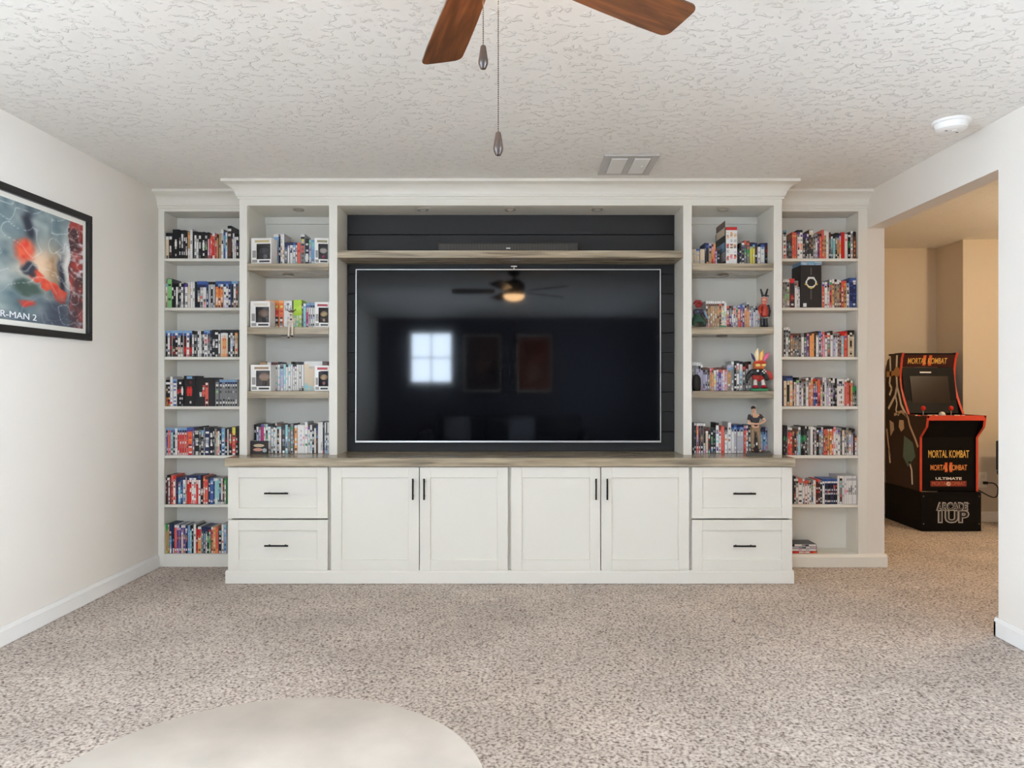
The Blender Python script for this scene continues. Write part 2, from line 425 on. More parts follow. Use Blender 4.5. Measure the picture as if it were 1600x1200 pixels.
# thick wooden shelves
def wood_shelf(x0, x1, zt, th, y1=4.93):
    return B().box((x0 + .001, YU - .004, zt - th), (x1 - .001, y1, zt)).make('wood_shelf', M_WOOD, H, bevel=.0015, seg=1)
ZS = [1.952, 1.555, 1.156]
def puck(x, y, z):
    b = B(); ring = [(x + .031 * math.cos(a * math.pi / 12), y + .031 * math.sin(a * math.pi / 12), z - .0035) for a in range(24)]
    b.tube(ring, .0055, 6, True); r = b.make('puck_light', M_CHROME, H, smooth=True)
    B().lathe([(.028, -.004), (.028, -.0003)], (x, y, z), 20).make('lens', M_LENS, r)
for n, (x0, x1, pxs) in enumerate(((XS[1], XS[2], (467, 450)), (XS[5], XS[6], (1130, 1130)))):
    for i, zt in enumerate(ZS): wood_shelf(x0, x1, zt, .044)
    puck(PX(pxs[0], 4.69), 4.69, ZN)
    puck(PX(pxs[1], 4.775), 4.775, ZS[0] - .044)
    puck(PX(pxs[1] - 2, 4.775), 4.775, ZS[1] - .044)
wood_shelf(XS[3], XS[4], 2.032, .045, 4.85)
for p in (661, 797, 933): puck(PX(p, 4.69), 4.69, ZN)

def crown(name, path, z0, parent):
    """crown moulding swept along a plan path with mitred corners; path = [(x,y)], outward = to the path's right hand"""
    prof = [(0, z0), (.010, z0), (.010, z0 + .014), (.017, z0 + .016), (.017, z0 + .026)]
    h = 2.4595 - .022 - (z0 + .028)
    for i in range(9):
        t = i / 8; prof.append((.020 + .046 * (1 - math.cos(t * math.pi / 2)) + .006 * t, z0 + .028 + h * math.sin(t * math.pi / 2) * .55 + h * .45 * t))
    prof += [(.076, 2.4395), (.084, 2.4425), (.084, 2.4595), (0, 2.4595)]
    n = len(prof); vs = []; pts = [Vector((*p, 0)) for p in path]
    for i, p in enumerate(pts):
        d0 = (pts[i] - pts[i - 1]).normalized() if i else (pts[1] - pts[0]).normalized()
        d1 = (pts[i + 1] - pts[i]).normalized() if i < len(pts) - 1 else d0
        n0 = Vector((d0.y, -d0.x, 0)); n1 = Vector((d1.y, -d1.x, 0)); m = (n0 + n1); m = m / max(m.dot(n0), 1e-6)
        for u, z in prof: vs.append((p.x + m.x * u, p.y + m.y * u, z))
    fs = [tuple(range(n - 1, -1, -1)), tuple((len(pts) - 1) * n + k for k in range(n))]
    for i in range(len(pts) - 1):
        for k in range(n): fs.append((i * n + k, i * n + (k + 1) % n, (i + 1) * n + (k + 1) % n, (i + 1) * n + k))
    b = B().add(vs, fs); return b.make(name, M_PAINT, parent, smooth=True)
crown('crown_moulding', [(U0, 4.745), (U0, YU), (U1, YU), (U1, 4.745)], 2.352, H)

# tall bookcases on both sides
YS = [PZ(y, YT) for y in (403.7, 480.6, 557.6, 635.0, 711.8, 788.6)]
ZT0 = PZ(865.5, YT)
def bookcase(label, x0, x1, xo0, xo1, cx0, cx1):
    t = thing('bookcase', ((x0 + x1) / 2, 4.92, 0), label, 'bookcase', 'tall bookcases beside the hutch')
    B().box((x0, YT, 0), (xo0, YT + .02, 2.455)).make('stile', M_PAINT, t, bevel=.0012, seg=1)
    B().box((xo1, YT, 0), (x1, YT + .02, 2.455)).make('stile', M_PAINT, t, bevel=.0012, seg=1)
    B().box((xo0, YT, 2.332), (xo1, YT + .02, 2.455)).make('top_rail', M_PAINT, t)
    B().box((xo0, YT + .02, 2.332), (xo1, 5.012, 2.350)).make('top_panel', M_PAINT, t)
    B().box((xo0 - .018, YT + .02, 0), (xo0, 5.012, 2.33)).make('side_panel', M_PAINT, t)
    B().box((xo1, YT + .02, 0), (xo1 + .018, 5.012, 2.33)).make('side_panel', M_PAINT, t)
    B().box((xo0, 5.012, 0), (xo1, 5.026, 2.33)).make('back_panel', M_PAINT, t)
    for z in YS: B().box((xo0 + .0005, YT + .003, z - .018), (xo1 - .0005, 5.012, z)).make('shelf', M_PAINT, t, bevel=.0012, seg=1)
    B().box((xo0 + .0005, YT + .02, ZT0 - .02), (xo1 - .0005, 5.012, ZT0)).make('bottom_shelf', M_PAINT, t)
    crown('crown_moulding', [(cx0, YT), (cx1, YT)], 2.352, t)
    return t
bl = bookcase('tall off white bookcase of movie cases beside the poster wall', XL + .0005, -1.7785, PX(256.5, YT), -1.80, XL + .0005, U0 - .0005)
B().box((PX(256.5, YT), YT, 0), (-1.80, YT + .02, ZT0)).make('plinth', M_PAINT, bl)
br = bookcase('tall off white bookcase of game cases beside the doorway', 1.6405, XR - .0005, 1.665, PX(1341, YT), U1 + .0005, XR - .0005)
bp_ = [(YT + .02, 0), (YT - .016, 0), (YT - .016, .066), (YT - .006, .084), (YT + .02, .084)]
B().prism(bp_, 'x', 1.6405, XH + .012).make('plinth', M_PAINT, br)

# television
TV = thing('television', (PX(794, 4.79), 4.83, .82), 'very large flat black television with thin silver edge on the black boards', 'television')
tx0, tx1, tz0, tz1 = PX(555, 4.775), PX(1033, 4.775), PZ(691.5, 4.775), PZ(420, 4.775)
tilt = Matrix.Translation((0, 4.79, tz0)) @ Matrix.Rotation(-0.0113, 4, 'X') @ Matrix.Translation((0, -4.79, -tz0))
M_SCREEN = mat('dark_screen_glass', (6, 6, 8), 0.05, spec=0.27)
M_SILVER = mat('silver_bezel', (205, 204, 202), 0.28, 0.9)
M_TVBACK = mat('black_plastic', (22, 22, 23), 0.5)
e = .006
B().box((tx0 + e, 4.776, tz0 + .012), (tx1 - e, 4.782, tz1 - e)).xform(tilt).make('screen', M_SCREEN, TV)
b = B().box((tx0, 4.774, tz0), (tx0 + e, 4.800, tz1)).box((tx1 - e, 4.774, tz0), (tx1, 4.800, tz1)).box((tx0 + e, 4.774, tz1 - e), (tx1 - e, 4.800, tz1)).box((tx0 + e, 4.774, tz0), (tx1 - e, 4.800, tz0 + .012))
b.xform(tilt).make('bezel', M_SILVER, TV, bevel=.001, seg=1)['label'] = 'thin silver bezel, widest along the bottom'
B().box((tx0 + .02, 4.783, tz0 + .02), (tx1 - .02, 4.812, tz1 - .02)).box((tx0 + .3, 4.812, tz0 + .05), (tx1 - .3, 4.826, tz0 + .5)).xform(tilt).make('rear_cover', M_TVBACK, TV, bevel=.004)
b = B()
for x in (-.35, .18): b.box((x - .02, 4.8265, 1.08), (x + .02, 4.8495, 1.72))
b.box((-.45, 4.8265, 1.35), (.28, 4.8490, 1.39)).make('wall_mount', M_BLACK, TV)
xs = PX(803, 4.79); zz = tz1
B().box((xs - .020, 4.800, zz + .018), (xs + .020, 4.84, zz + .024)).tube([(xs, 4.815, zz - .012), (xs, 4.815, zz + .019)], .005, 8).make('sensor_bracket', M_SILVER, TV)['label'] = 'small silver bracket at the middle of the top edge'

# sound bar
x0, x1 = PX(685, 4.72), PX(903, 4.72)
S = thing('sound_bar', ((x0 + x1) / 2, 4.77, 2.032), 'long dark grey sound bar on the wood shelf above the television', 'speaker')
pr = [(4.725, 2.0325), (4.83, 2.0325), (4.83, 2.108), (4.735, 2.108), (4.722, 2.100), (4.720, 2.040)]
B().prism(pr, 'x', x0, x1).make('body', mat('soundbar_plastic', (70, 66, 62), 0.5), S, bevel=.002)
g = B(); n = 40
for i in range(n):
    a = x0 + .06 + (x1 - x0 - .12) * i / n
    g.box((a, 4.7180, 2.042), (a + .014, 4.7205, 2.098))
g.make('grille', mat('soundbar_grille', (84, 80, 75), 0.7), S)
B().box((PX(791, 4.72), 4.7165, 2.066), (PX(797.5, 4.72), 4.7178, 2.074)).make('badge', mat('white_print', (232, 232, 230), 0.5), S)['label'] = 'tiny white badge at the middle'
# ---------------------------------------------------------------- the cases on the shelves, one by one
PAL = dict(k=(17, 17, 21), K=(52, 50, 54), g=(128, 128, 128), s=(184, 184, 186), w=(232, 230, 226), c=(222, 203, 174), t=(186, 146, 100), n=(98, 62, 44),
           m=(92, 22, 24), r=(204, 36, 30), R=(218, 96, 80), o=(228, 112, 44), O=(232, 158, 92), y=(228, 216, 92), e=(176, 218, 40), G=(38, 152, 84),
           v=(136, 196, 128), T=(150, 208, 212), l=(124, 168, 208), b=(60, 94, 162), B=(30, 42, 88), p=(226, 160, 184), P=(96, 62, 140), M=(192, 26, 106),
           L=(188, 180, 208), d=(22, 54, 38))
CN = dict(k='black', K='charcoal', g='grey', s='silver', w='white', c='cream', t='tan', n='brown', m='maroon', r='red', R='salmon', o='orange', O='apricot', y='yellow',
          e='lime', G='green', v='pale-green', T='aqua', l='light-blue', b='blue', B='navy', p='pink', P='purple', M='magenta', L='lavender', d='dark-green')
ORD = ['', 'first', 'second', 'third', 'fourth', 'fifth', 'sixth', 'seventh', 'eighth', 'ninth', 'tenth', 'eleventh', 'twelfth', 'thirteenth', 'fourteenth', 'fifteenth',
       'sixteenth', 'seventeenth', 'eighteenth', 'nineteenth', 'twentieth'] + ['twenty-' + s for s in 'first second third fourth fifth sixth seventh eighth ninth'.split()] + ['thirtieth'] + ['thirty-' + s for s in 'first second third fourth fifth sixth seventh eighth ninth'.split()]
def attr_mat(name, rough, coat=0.0):
    m = mat(name, (128, 128, 128), rough, coat=coat); N, L, b = nodes(m)
    a = N.new('ShaderNodeAttribute'); a.attribute_name = 'Col'; L.new(a.outputs['Color'], b.inputs['Base Color']); return m
M_CASE = attr_mat('plastic_case', 0.35); M_PRINT = attr_mat('printed_sleeve', 0.32)
def col_mesh(name, vs, fs, cols, m):
    me = bpy.data.meshes.new(name); me.from_pydata(vs, [], fs)
    a = me.color_attributes.new('Col', 'FLOAT_COLOR', 'CORNER')
    buf = []
    for f, c in zip(fs, cols): buf += list(lin(c) + (1.0,)) * len(f)
    a.data.foreach_set('color', buf); me.materials.append(m); return me
rnd = random.Random(11)
def print_grid(name, w, z0, z1, pat, m=None, y=-.0006, grain=True):
    """flat printed colours on a thin sleeve: columns of stacked fields, local coordinates"""
    vs = []; fs = []; cs = []; colsn = pat.split('|'); n = len(colsn)
    for i, cp in enumerate(colsn):
        xa, xb = -w / 2 + w * i / n, -w / 2 + w * (i + 1) / n; q = len(cp)
        for j, ch in enumerate(cp):
            za, zb = z1 - (z1 - z0) * j / q, z1 - (z1 - z0) * (j + 1) / q
            def quad(x0, x1, q0, q1, c):
                k = len(vs); vs.extend([(x0, y, q0), (x1, y, q0), (x1, y, q1), (x0, y, q1)]); fs.append((k, k + 1, k + 2, k + 3)); cs.append(PAL[c])
            base = max(sorted(set(cp)), key=cp.count); run = (j > 0 and cp[j - 1] == ch) + (j + 1 < q and cp[j + 1] == ch)
            if ch == base or j < 2 or (run == 2) or not grain: quad(xa, xb, zb, za, ch)
            else:                       # title marks: narrower than the spine, broken into rows
                ia, ib = xa + (xb - xa) * rnd.uniform(.08, .26), xb - (xb - xa) * rnd.uniform(.08, .26)
                quad(xa, ia, zb, za, base); quad(ib, xb, zb, za, base); nr = rnd.choice((1, 2, 3))
                for t in range(nr):
                    u0 = zb + (za - zb) * t / nr; u1 = zb + (za - zb) * (t + 1) / nr; um = u0 + (u1 - u0) * (.8 if nr > 1 else 1)
                    quad(ia, ib, u0, um, ch)
                    if nr > 1: quad(ia, ib, um, u1, base)
    # edges of the sleeve give it a thickness
    k = len(vs); vs += [(-w / 2, y, z0), (w / 2, y, z0), (w / 2, y, z1), (-w / 2, y, z1), (-w / 2, 0, z0), (w / 2, 0, z0), (w / 2, 0, z1), (-w / 2, 0, z1)]
    c0 = PAL[colsn[0][0]]
    for f in ((0, 4, 5, 1), (1, 5, 6, 2), (2, 6, 7, 3), (3, 7, 4, 0)): fs.append(tuple(k + t for t in f)); cs.append(c0)
    return col_mesh(name, vs, fs, cs, m or M_PRINT)
def case_shell(name, w, h, d, ch):
    c = min(.0022, w * .22)
    poly = [(-w / 2, d), (-w / 2, c), (-w / 2 + c, 0), (w / 2 - c, 0), (w / 2, c), (w / 2, d)]
    n = 6; vs = [(x, y, 0) for x, y in poly] + [(x, y, h) for x, y in poly]
    fs = [(5, 4, 3, 2, 1, 0), (6, 7, 8, 9, 10, 11)] + [(i, (i + 1) % n, n + (i + 1) % n, n + i) for i in range(n)]
    return col_mesh(name, vs, fs, [PAL[ch]] * len(fs), M_CASE)
USED = set()
def shelf(kind, place, x0, y0, sc, zb, Y, data, end, lo=None, hi=None, depth=.138):
    toks = [t.strip().split(':') for t in data.replace('\n', ' ').split(';') if t.strip()]
    for i, t in enumerate(toks):
        xa = float(t[0]); top = float(t[1]); pat = t[2].replace(' ', '')
        xb = float(t[3]) if len(t) > 3 else (float(toks[i + 1][0]) if i + 1 < len(toks) else end)
        X0 = PX(x0 + xa / sc, Y); X1 = PX(x0 + xb / sc, Y)
        if lo is not None: X0 = max(X0, lo)
        if hi is not None: X1 = min(X1, hi)
        if X1 - X0 < .004: continue
        w = X1 - X0 - .0006; h = PZ(y0 + top / sc, Y) - zb - .0005
        flat = pat.replace('|', ''); cnt = sorted(set(flat), key=lambda ch: -flat.count(ch))
        wide = (xb - xa) >= 88
        nm = 'box_set' if wide else kind + '_case'
        ch0 = pat[0]; ch0 = ch0 if ch0 in 'kBbrRGdKmnOe' else ('s' if ch0 in 'wsLlTg' else 'K')
        yj = Y + random.uniform(0, .006)
        o = bpy.data.objects.new(nm, case_shell(nm, w, h, depth - .006, ch0)); COL.objects.link(o)
        o.location = ((X0 + X1) / 2, yj, zb + .0003)
        c1 = CN[cnt[0]]; c2 = CN[cnt[1]] if len(cnt) > 1 else None
        cc = f'{c1} and {c2}' if c2 else f'plain {c1}'
        lab = f"{cc} {'wide ' if wide else ''}{kind} {'box' if wide else 'case'}, {ORD[i + 1]} from poster side, {place}"
        assert lab not in USED; USED.add(lab)
        tag(o, lab, 'box set' if wide else kind + ' case', f'{kind} cases on {place}')
        s = bpy.data.objects.new('spine_label', print_grid('spine_label', w * (.94 if wide else .88), h * .012, h * .985, pat)); COL.objects.link(s); s.parent = o

YC = 4.845; XLO = PX(256.5, YT) + .0015; XHI = PX(1341, YT) - .0015
BP, BD = 'of poster-side bookcase', 'of doorway-side bookcase'
shelf('movie', 'top shelf ' + BP, 252, 345, 12.5, YS[0], YC, """80:235:kwccccck;150:235:kwkkwwnk;212:165:kkkkkkkkk|kkkkwwwwkkwk|kkkkkkkk:345;345:180:kkgwskwk;385:180:kwwswksk;430:180:kKwkKKwk;470:190:kkwwkswwk;
510:200:tOtttwww;560:160:wwwgwwww;612:205:kkkKkk;645:210:kwswwgwk;690:215:kKgwwwsw;730:215:kwkwwkKg;775:215:kkKkk;800:215:kkkwwwwkwk;850:225:kskgvvkkn;900:220:kkppppwk;935:265:nRRRppr;965:265:RRwRRpRk;990:225:wRrRrrrw;
1045:250:RkOwrrRr;1080:270:kttttttt;1115:250:ttttntttt;1165:160:wsskwwsw;1215:215:blTTlbbb;1250:225:wTwkTTww;1290:95:kwkwkmnnnnmnk;1370:215:kkwLsskk;1395:240:wLwwswww;1425:245:kwwLwpww;1460:245:kwkPwkwk""", 1505, XLO)
shelf('movie', 'second shelf ' + BP, 252, 428, 12.5, YS[1], YC, """60:190:lwcnwcmk;115:90:vvkvvvvvkvvv;205:200:kwkkwkkk;240:190:kkswkkkk;285:190:kwwwwwwk;325:190:Kgwkkksk;350:175:wkwkwkgs;385:190:kwkwwwsw;430:170:BPkKgKKs;455:190:Pwwgwwgw;520:150:wcccwcww;560:150:wwcwgwww;610:145:wwgwwgww;650:150:kkdkkkkk;
690:140:bBkgswckk|bBswsRwkg|bBwwwwkRp;880:150:bBkgwwkwk;912:150:ksssssssss|kswkkkskkss|ksssssssks:1050;1050:140:bBoOoOwwcm|blBoooOkwcn|bwBOoOwckm;1210:140:bBwwkwLwwL|blBwwwkLwkL|bBBwBwBwwk;1360:135:lBkkkkkncm|lwBwwwwkwnm|lBnnRnnkwck""", 1495, XLO)
shelf('movie', 'third shelf ' + BP, 252, 504, 12.5, YS[2], YC, """55:150:lbkkkwkLkk|lwbwwwwwkwk|lbmmmmrmnk;210:150:lbRmkkncrn|lwbkwkkcmwn|lbkwwwkRcnw|lbkkkwkcwcw;430:150:lbkmmmrrrm|lwbwnwwrwwR|lbBkkkmrrrn;600:160:kswwkwwk;640:165:kgwkgkwk;680:165:Kgskgwgk;705:165:wkwgwkww;735:165:wwwwwwws;770:165:ksgsgswk;800:160:kwskskwk;
830:140:lbnwrRkwwgwk;905:145:lBnrgKgwk;945:150:Bkgkgwkw;985:140:kkkkswwskkwk|kwkkwkswkkkw;1110:150:kwwkwwwk;1150:140:kwwcccccO|kwwROORccO|kwwROORccO|kwwcccccR;1300:140:kkwkkdkkkwk|kwkswTLwkw|kkwLLLBkwk;1430:140:kOtttccRck""", 1495, XLO)
shelf('movie', 'fourth shelf ' + BP, 252, 580, 12.5, YS[3], YC, """55:165:kwkncnkkOROO|kwkwkwkkOmrO;170:100:wwwLwwswwwLwrw;225:150:lbwbwbwwwbwbwb;300:160:kkkkrRkkkkk|kwkmrrmkwkwk|kkkwwwwkwkkg;430:90:kkkkkkkkkk|lkkkrrrrkkkk|lkmkrrrrkkwk|Kkkkkkkkkk;655:125:kkkkkkkkkk|kkkkkkwwkkkk|kkkRwRRRkkkk|kkwkRRRRRkwk|kkkkkkkkkk|kkkkkkkkkk;
1050:160:Kgwkgvgggkwk;1130:160:lBwkgkgggkwk;1190:160:lgwgggggkwk;1245:160:lBwkgKgggkwk;1290:160:lBwkgKggskwk;1340:160:lBwggKgggkwk;1385:160:lBwkgsgggkwk;1435:160:lBwkgKgggwwk""", 1485, XLO)
shelf('movie', 'fifth shelf ' + BP, 252, 656, 12.5, YS[4], YC, """60:150:lbkwkwwwwkwk;95:150:lkwgPmPPgwkw;130:150:lRpRRRRRRpRp;185:150:lbTTTlTlTkwk;225:150:lbkwdgkdkwkw;265:165:wwswgwwwLwww;315:150:lBwrrRrrrrww;355:150:lBwrrRwRRrrw;400:150:lBwrrRwRRrrw;445:150:lBwrRRwRRrrw;490:150:bPRkmrrrkRRw;515:150:bPRoRrOoRkwRRwr;
610:150:PgwgKlgwgg;645:165:Kswkkswswkkkww;735:130:kgwgKgkwgkw;765:150:klTwkgswgkwk;825:150:ggswgsggw;845:145:KBwBBwsswwBBwB;945:160:kkwwkswwkkwk;1010:165:kwwkwgKksk;1035:175:ggsggsggg;1070:170:nOtcccnrr;1100:170:kwTwTwwcrRrw;1140:170:BkwkkwwkkBwB;1170:160:llTllTwBwlBwBw;
1240:165:kkkkmrkkwkwk;1285:180:wwppwwwww;1310:180:kmccwOrnkwk;1375:135:yyyykRwRRrRwRw;1450:160:kkkmwrkwkwk""", 1490, XLO)
shelf('movie', 'sixth shelf ' + BP, 252, 732, 12.5, YS[5], YC, """70:180:kwkmpmwPmmkk;105:130:kwmkmmmmmmmm|kwkwwkwwwwkwkw|kmmkmmmmmmm:190;190:130:RRRmRmrRrmRmR|rrkwwkwwwwrrww;280:180:BBBBBBbBBBBB|BBnRbwTTTwwTTb|BbBBbblbwwbbB;415:180:BwwTlgwwkTlbbw;470:165:ccccnccO;
490:140:BBwwrrrrrrrrrr|BwwkrrcwrrrrrR|BLwwrwcwwrwwrr|BwwkrrwwwrrwRr|BBwwrrrrrrrrrr|bBwwwwrwwrwwww;770:170:kkkkkwwwkkwk;815:150:ROrRRcwwOOcRw;855:165:nRrrRwRRRRRrw;915:190:BBwBwwBBBBwB;955:190:blwbbbbwbbbbwb;1020:190:wBBbBBBBwB;1045:190:wTTTTTTTTwww;1100:190:TTlTTlTTTwkw;
1130:200:gTkkTTlBBBkw;1165:190:wcccccwwwwkw;1200:190:nkntnnwnnnkw;1230:190:GvGwwnwttwkg""", 1262, XLO)
shelf('movie', 'bottom shelf ' + BP, 252, 806, 12.5, ZT0, YC, """70:165:GGGttttttttty;125:160:ctctttttvtyt;155:165:BBBwnTlllLLww;210:170:BBBBkklBBBww;250:180:wRRRRRRRRRrwR;300:180:wpPPnRnPPPwp;350:180:BLPPBtPPBPwP;385:180:wPPwtccccccy;425:180:wPPPtpPPpPwR;470:195:BwwbtORBBkwk;510:190:lllTllllllwl;555:190:kBTwTwTlTlwT;590:200:kwkgkkgkkgkk;
625:160:wwwwkwwwwwww;675:190:krrrrmwmrrrO;710:210:wrrrrwOOOOkO;780:210:BBBwTggTggTg;820:210:BBBTlTLgwwkg;860:220:BBBwwwgwkwww;890:220:BBdkvvvkkkwk;930:220:BrwPLgGGvvwv;965:220:wRmRROnttOnw;1010:225:OtOtOccOctkO;1060:225:RoRRRRRRoROO;1115:190:nkTTkwkwkBkw;1175:160:wwwTwwwwrwwwkw;1220:170:TlwLlLLlBlbw""", 1268, XLO)

YN = 4.70; NLO, NHI = XS[1] + .001, XS[6] - .001; NP, ND = 'of poster-side niche', 'of doorway-side niche'
shelf('movie', 'top shelf ' + NP, 384, 360, 11.76, ZS[0], YN, """485:175:kkkkngkwkwk;510:60:wlllllLolllb|wllTlbnRllwb;600:105:BkkkwkwkkkK;635:60:wwsswtncttwwkw|wwwwwcctnctwwk;710:225:BBbgwsgsgKg;765:230:BLwwwwwwww;805:215:BwBBwwwwB;865:220:blwbwwgsTT;910:220:BwBgwkwwkw;940:225:RRRrRRRRRR;1005:65:wkyckRrRngngng;1085:150:kkwkkwkwwwwkk;1155:165:TvTLPLLTwwgw;1200:165:lTTTllllgww""", 1265, NLO)
shelf('movie', 'second shelf ' + NP, 384, 460, 11.76, ZS[1], YN, """340:110:OoyoroRkwkgt;530:110:OoyorrRkwktc;605:110:OoyoroRkwkgw;695:110:wwsgwwwwwwww|wgsswwwLwwww|wwsgLwwwwwww;855:115:kkkwwwwkkk;870:100:eeeeeeTwTTT|eeeeeewwTwT|eeyeeewcwTw;1030:165:kwkgPgkgkg;1055:165:wlTTTTTTlTT;1110:150:lbwcMMMkMwk;1150:150:lbwwwmPMLkw;1185:150:lBwwwkbwwkw;1225:150:lBwwwklwwkw;1265:150:lwwwww""", 1300, NLO)
shelf('movie', 'third shelf ' + NP, 384, 556, 11.76, ZS[2], YN, """250:105:tttnttt;380:110:wwkwwwwkww;460:120:mkwkkwkwkkwkk|mwkwwwTwwTwwk;580:110:kwTwwwTwwTww;630:150:gKTllTLLLLLw;695:150:TTTTTwwTTwww;735:160:kwwwwwTwwwww;775:150:TwwgTwwwwwgw;825:105:kwwTwwwwwwww;860:150:kLwsLwLwwLww;895:150:kwnwcwtwncww;930:110:kwwcwwwwwwww;975:110:kwwwgwgwwwwn;1015:110:kwwwwwwwwwgk;
1065:95:wccccccccTTT|wwscccccccTT|wwscccccccwT|wwwccccwwwTT;1415:105:nkkwkkw""", 1512, NLO, XS[2] - .001)
shelf('movie', 'counter ' + NP, 384, 650, 11.76, ZCT, YN, """135:155:kkwkkkskkwk;190:140:kwwBTLTTLwL;235:140:kgLLgLLPLw;275:145:PMMMMMMMwMM;330:150:gwwkpwwwwc;365:150:TwkgGwkgwk;400:150:kwTwTwwwTwwwgw;460:150:kgwTwgwwwwkww;500:160:kwnTwgLwTkwk;540:120:wkwwwTwwwwww;570:150:nTkntkwtkwcwk|nTwwwcwwwwwww:655;655:160:kKggKKLggKKw;720:160:TTTTTwLgPkwT;770:150:kgTgggTggggk;820:150:gGgsgsgTgGwk;
870:140:kkkkgwkkk;885:170:wOnOOwOwOkw;945:160:wwwwwwwwwwww|wwswLwLwLwww|wwwwwpwwpwww;1080:105:wwpwwgpwwGwww;1140:150:nPwwTwTgwww;1175:160:wwkwwwgwTLTw;1215:170:kkwkwgkwgK;1255:170:kwwwwcOcwwc;1290:170:BBbglngnnnk;1325:105:wwwwwwwwwww|wwwwwwwsgsw;1415:110:kgkkkkkkkkkR;1440:115:wwwwkwwbwlbl|kkkkkwkwTkkl|wwwwkwwlwbll""", 1525, NLO, XS[2] - .001)
shelf('game', 'top shelf ' + ND, 1078, 348, 11.76, ZS[0], YN, """35:480:ccscccccc;80:475:ccscccscs;115:475:bscscccscc;185:480:ccccccscc;275:365:BBLgnkkkk;300:370:BbBkkkkkkOk;350:370:LBLkttOtt;400:390:npOOOorrr;435:380:OOOpRRpRR;470:490:PLPLPwLwL;500:470:nkkgkwkkkk:556;
878:480:kkPkkkkkkk;910:370:kkkkwkPwPkwk;950:365:wgPgKgkkwkwk;1000:320:RRnkGGvgsgggg;1045:330:nRnRGGGvggggg;1100:360:kBlyyyyyyyyy;1150:360:BlByyywyyyyy;1200:370:BkmmkwkPkk;1245:440:wwswwgsww;1300:370:BbbwwswwwwLw;1380:370:Bmmrmnkgkkk""", 1430, None, NHI)
shelf('game', 'second shelf ' + ND, 1078, 448, 11.76, ZS[1], YN, """290:260:wnwntntnnLp;335:260:wnntttwtgpR;375:260:wntttwttwtt;415:260:wnttctcctct;455:260:wngttcwttcc;495:260:wnttOtnttcc;540:260:wRnROtntnntg;580:260:wnttyvcgswwg;630:270:wwwwvtgswww;680:350:RmLwvgsRpmn;725:350:kgvvLPwwpmP;765:350:nkgRwwwwgPn;800:350:LRrRngwwPmw;845:350:gvdgtrcwLwLg;880:340:LPccOccOgRRRR;
930:325:bbbsswgskRRR;970:330:LbkgwkwwPbb;1005:300:gkwOOROtOtO;1045:270:wKkgOOOOOOO;1090:350:ggwRmLpwwwm;1130:350:gsLlbLPLLLL;1165:350:wgkwwwwwwww;1205:350:gkwwLwwswww;1250:350:gkwRpwrbbww""", 1290)
shelf('game', 'third shelf ' + ND, 1078, 534, 11.76, ZS[2], YN, """40:370:wgsgkgskk;75:370:wgggkgskg;115:375:wgsgkgLLL;155:380:wknLLLLws;200:420:wkLLsLsLLp;240:470:nkkLLLLknL;280:470:ngkLLLgksg;325:480:nkkggcgkwg;365:480:pROtOttOLt;400:475:RngOOtOOtL;435:480:nwwcvcyOcLL;490:470:mwLPLLsPLPL;530:470:nRPPPLLLPLP;575:470:mRRwLwLwLpL;610:475:nwwwwwpwwpw;645:470:nRpOpOpwRpp;685:430:LlgtOtttwgg;
760:360:wslggggwgsw;810:350:kkwnkkwkwkkkwk|kwRRnkwwwwwkwk;910:360:kwwwTlTgTgwg;970:400:kRnwgwgKgg;1020:400:nmwsgwgkgwg;1075:360:kwwLwkggkwg""", 1130)
shelf('game', 'counter ' + ND, 1078, 630, 11.76, ZCT, YN, """50:360:kkkkkkkkkwk;80:360:wkkgkkgkkkwkw;120:365:wRROOLLlbBwRp;160:365:wkgnmknnkkwRw;200:365:wknmntttnkwkw;245:365:wnknkkkkcwwp;290:470:mwccccccccpw;340:455:nkkwwrknmmgT;380:455:kkwkvgGgkwlg;430:455:kgkkkGkgkwBg;475:360:kwwkPwTwTwwPPw;535:450:mRpkwLwwRRwmw;575:420:RRRRRRRRRRr;640:450:kgkwwOwLwwLw;695:350:wwkwwgwnwwwgw;
760:395:BbBwwwwwwwwww|blBwsssLsswsw;860:395:BbBwwsLsLsLsw|BlBwwLsssLssw;990:410:pPRrpRRpRRrR;1035:410:wkRwnOkwwkwk;1070:400:kkwkgwwkTgwk;1140:430:kmrnkkwkn;1200:430:nkkgkkwkmk;1250:430:kKmrkkwkwk;1300:440:kBkllTlLLlL;1345:440:BkBlwkllLpL;1390:450:LBbblTbLRLp""", 1425, None, NHI)

shelf('game', 'top shelf ' + BD, 1220, 350, 12.5, YS[0], YC, """45:115:lkkwwkwnRwmwRR;115:215:nnkgKgKKg;150:215:nnKgTgKgK;185:215:nmkKggKgK;225:155:ROoRoROoRRoO;270:160:RORRoRRoRRRO;318:115:kPkwswRRmwwgw|kwPwgwRORwgww;430:170:KPKKKtKtwKwg;480:180:PKLwgKKgKKw;515:190:wPKwKKgKKww;550:110:cckntKtnKKww|wcckntntKKKw:635;635:200:gKgKgcgsgLg;680:190:gKgPwwwwgPLk;720:190:KgPwPPgPkPg;
755:190:mRORRORORRoR;805:110:RRRRntntntOR;845:120:wwRtntntntRR;890:130:wwwwwvwwwwwww;945:160:nmnggKgKmwk;985:190:kwTTTTgPkwk;1020:190:kkwTTTTTTww;1060:170:kKgccgggKkwk;1105:170:kBLttOtOtkw;1140:180:BLLpOROOOww;1180:160:rrrrrrrrrrrr;1250:190:wwRwwwwwwww;1315:160:kwkkGvGkkkwk;1370:130:wgkgnkwgwtnwt;1415:150:kknnOROnRnOn""", 1470, None, XHI)
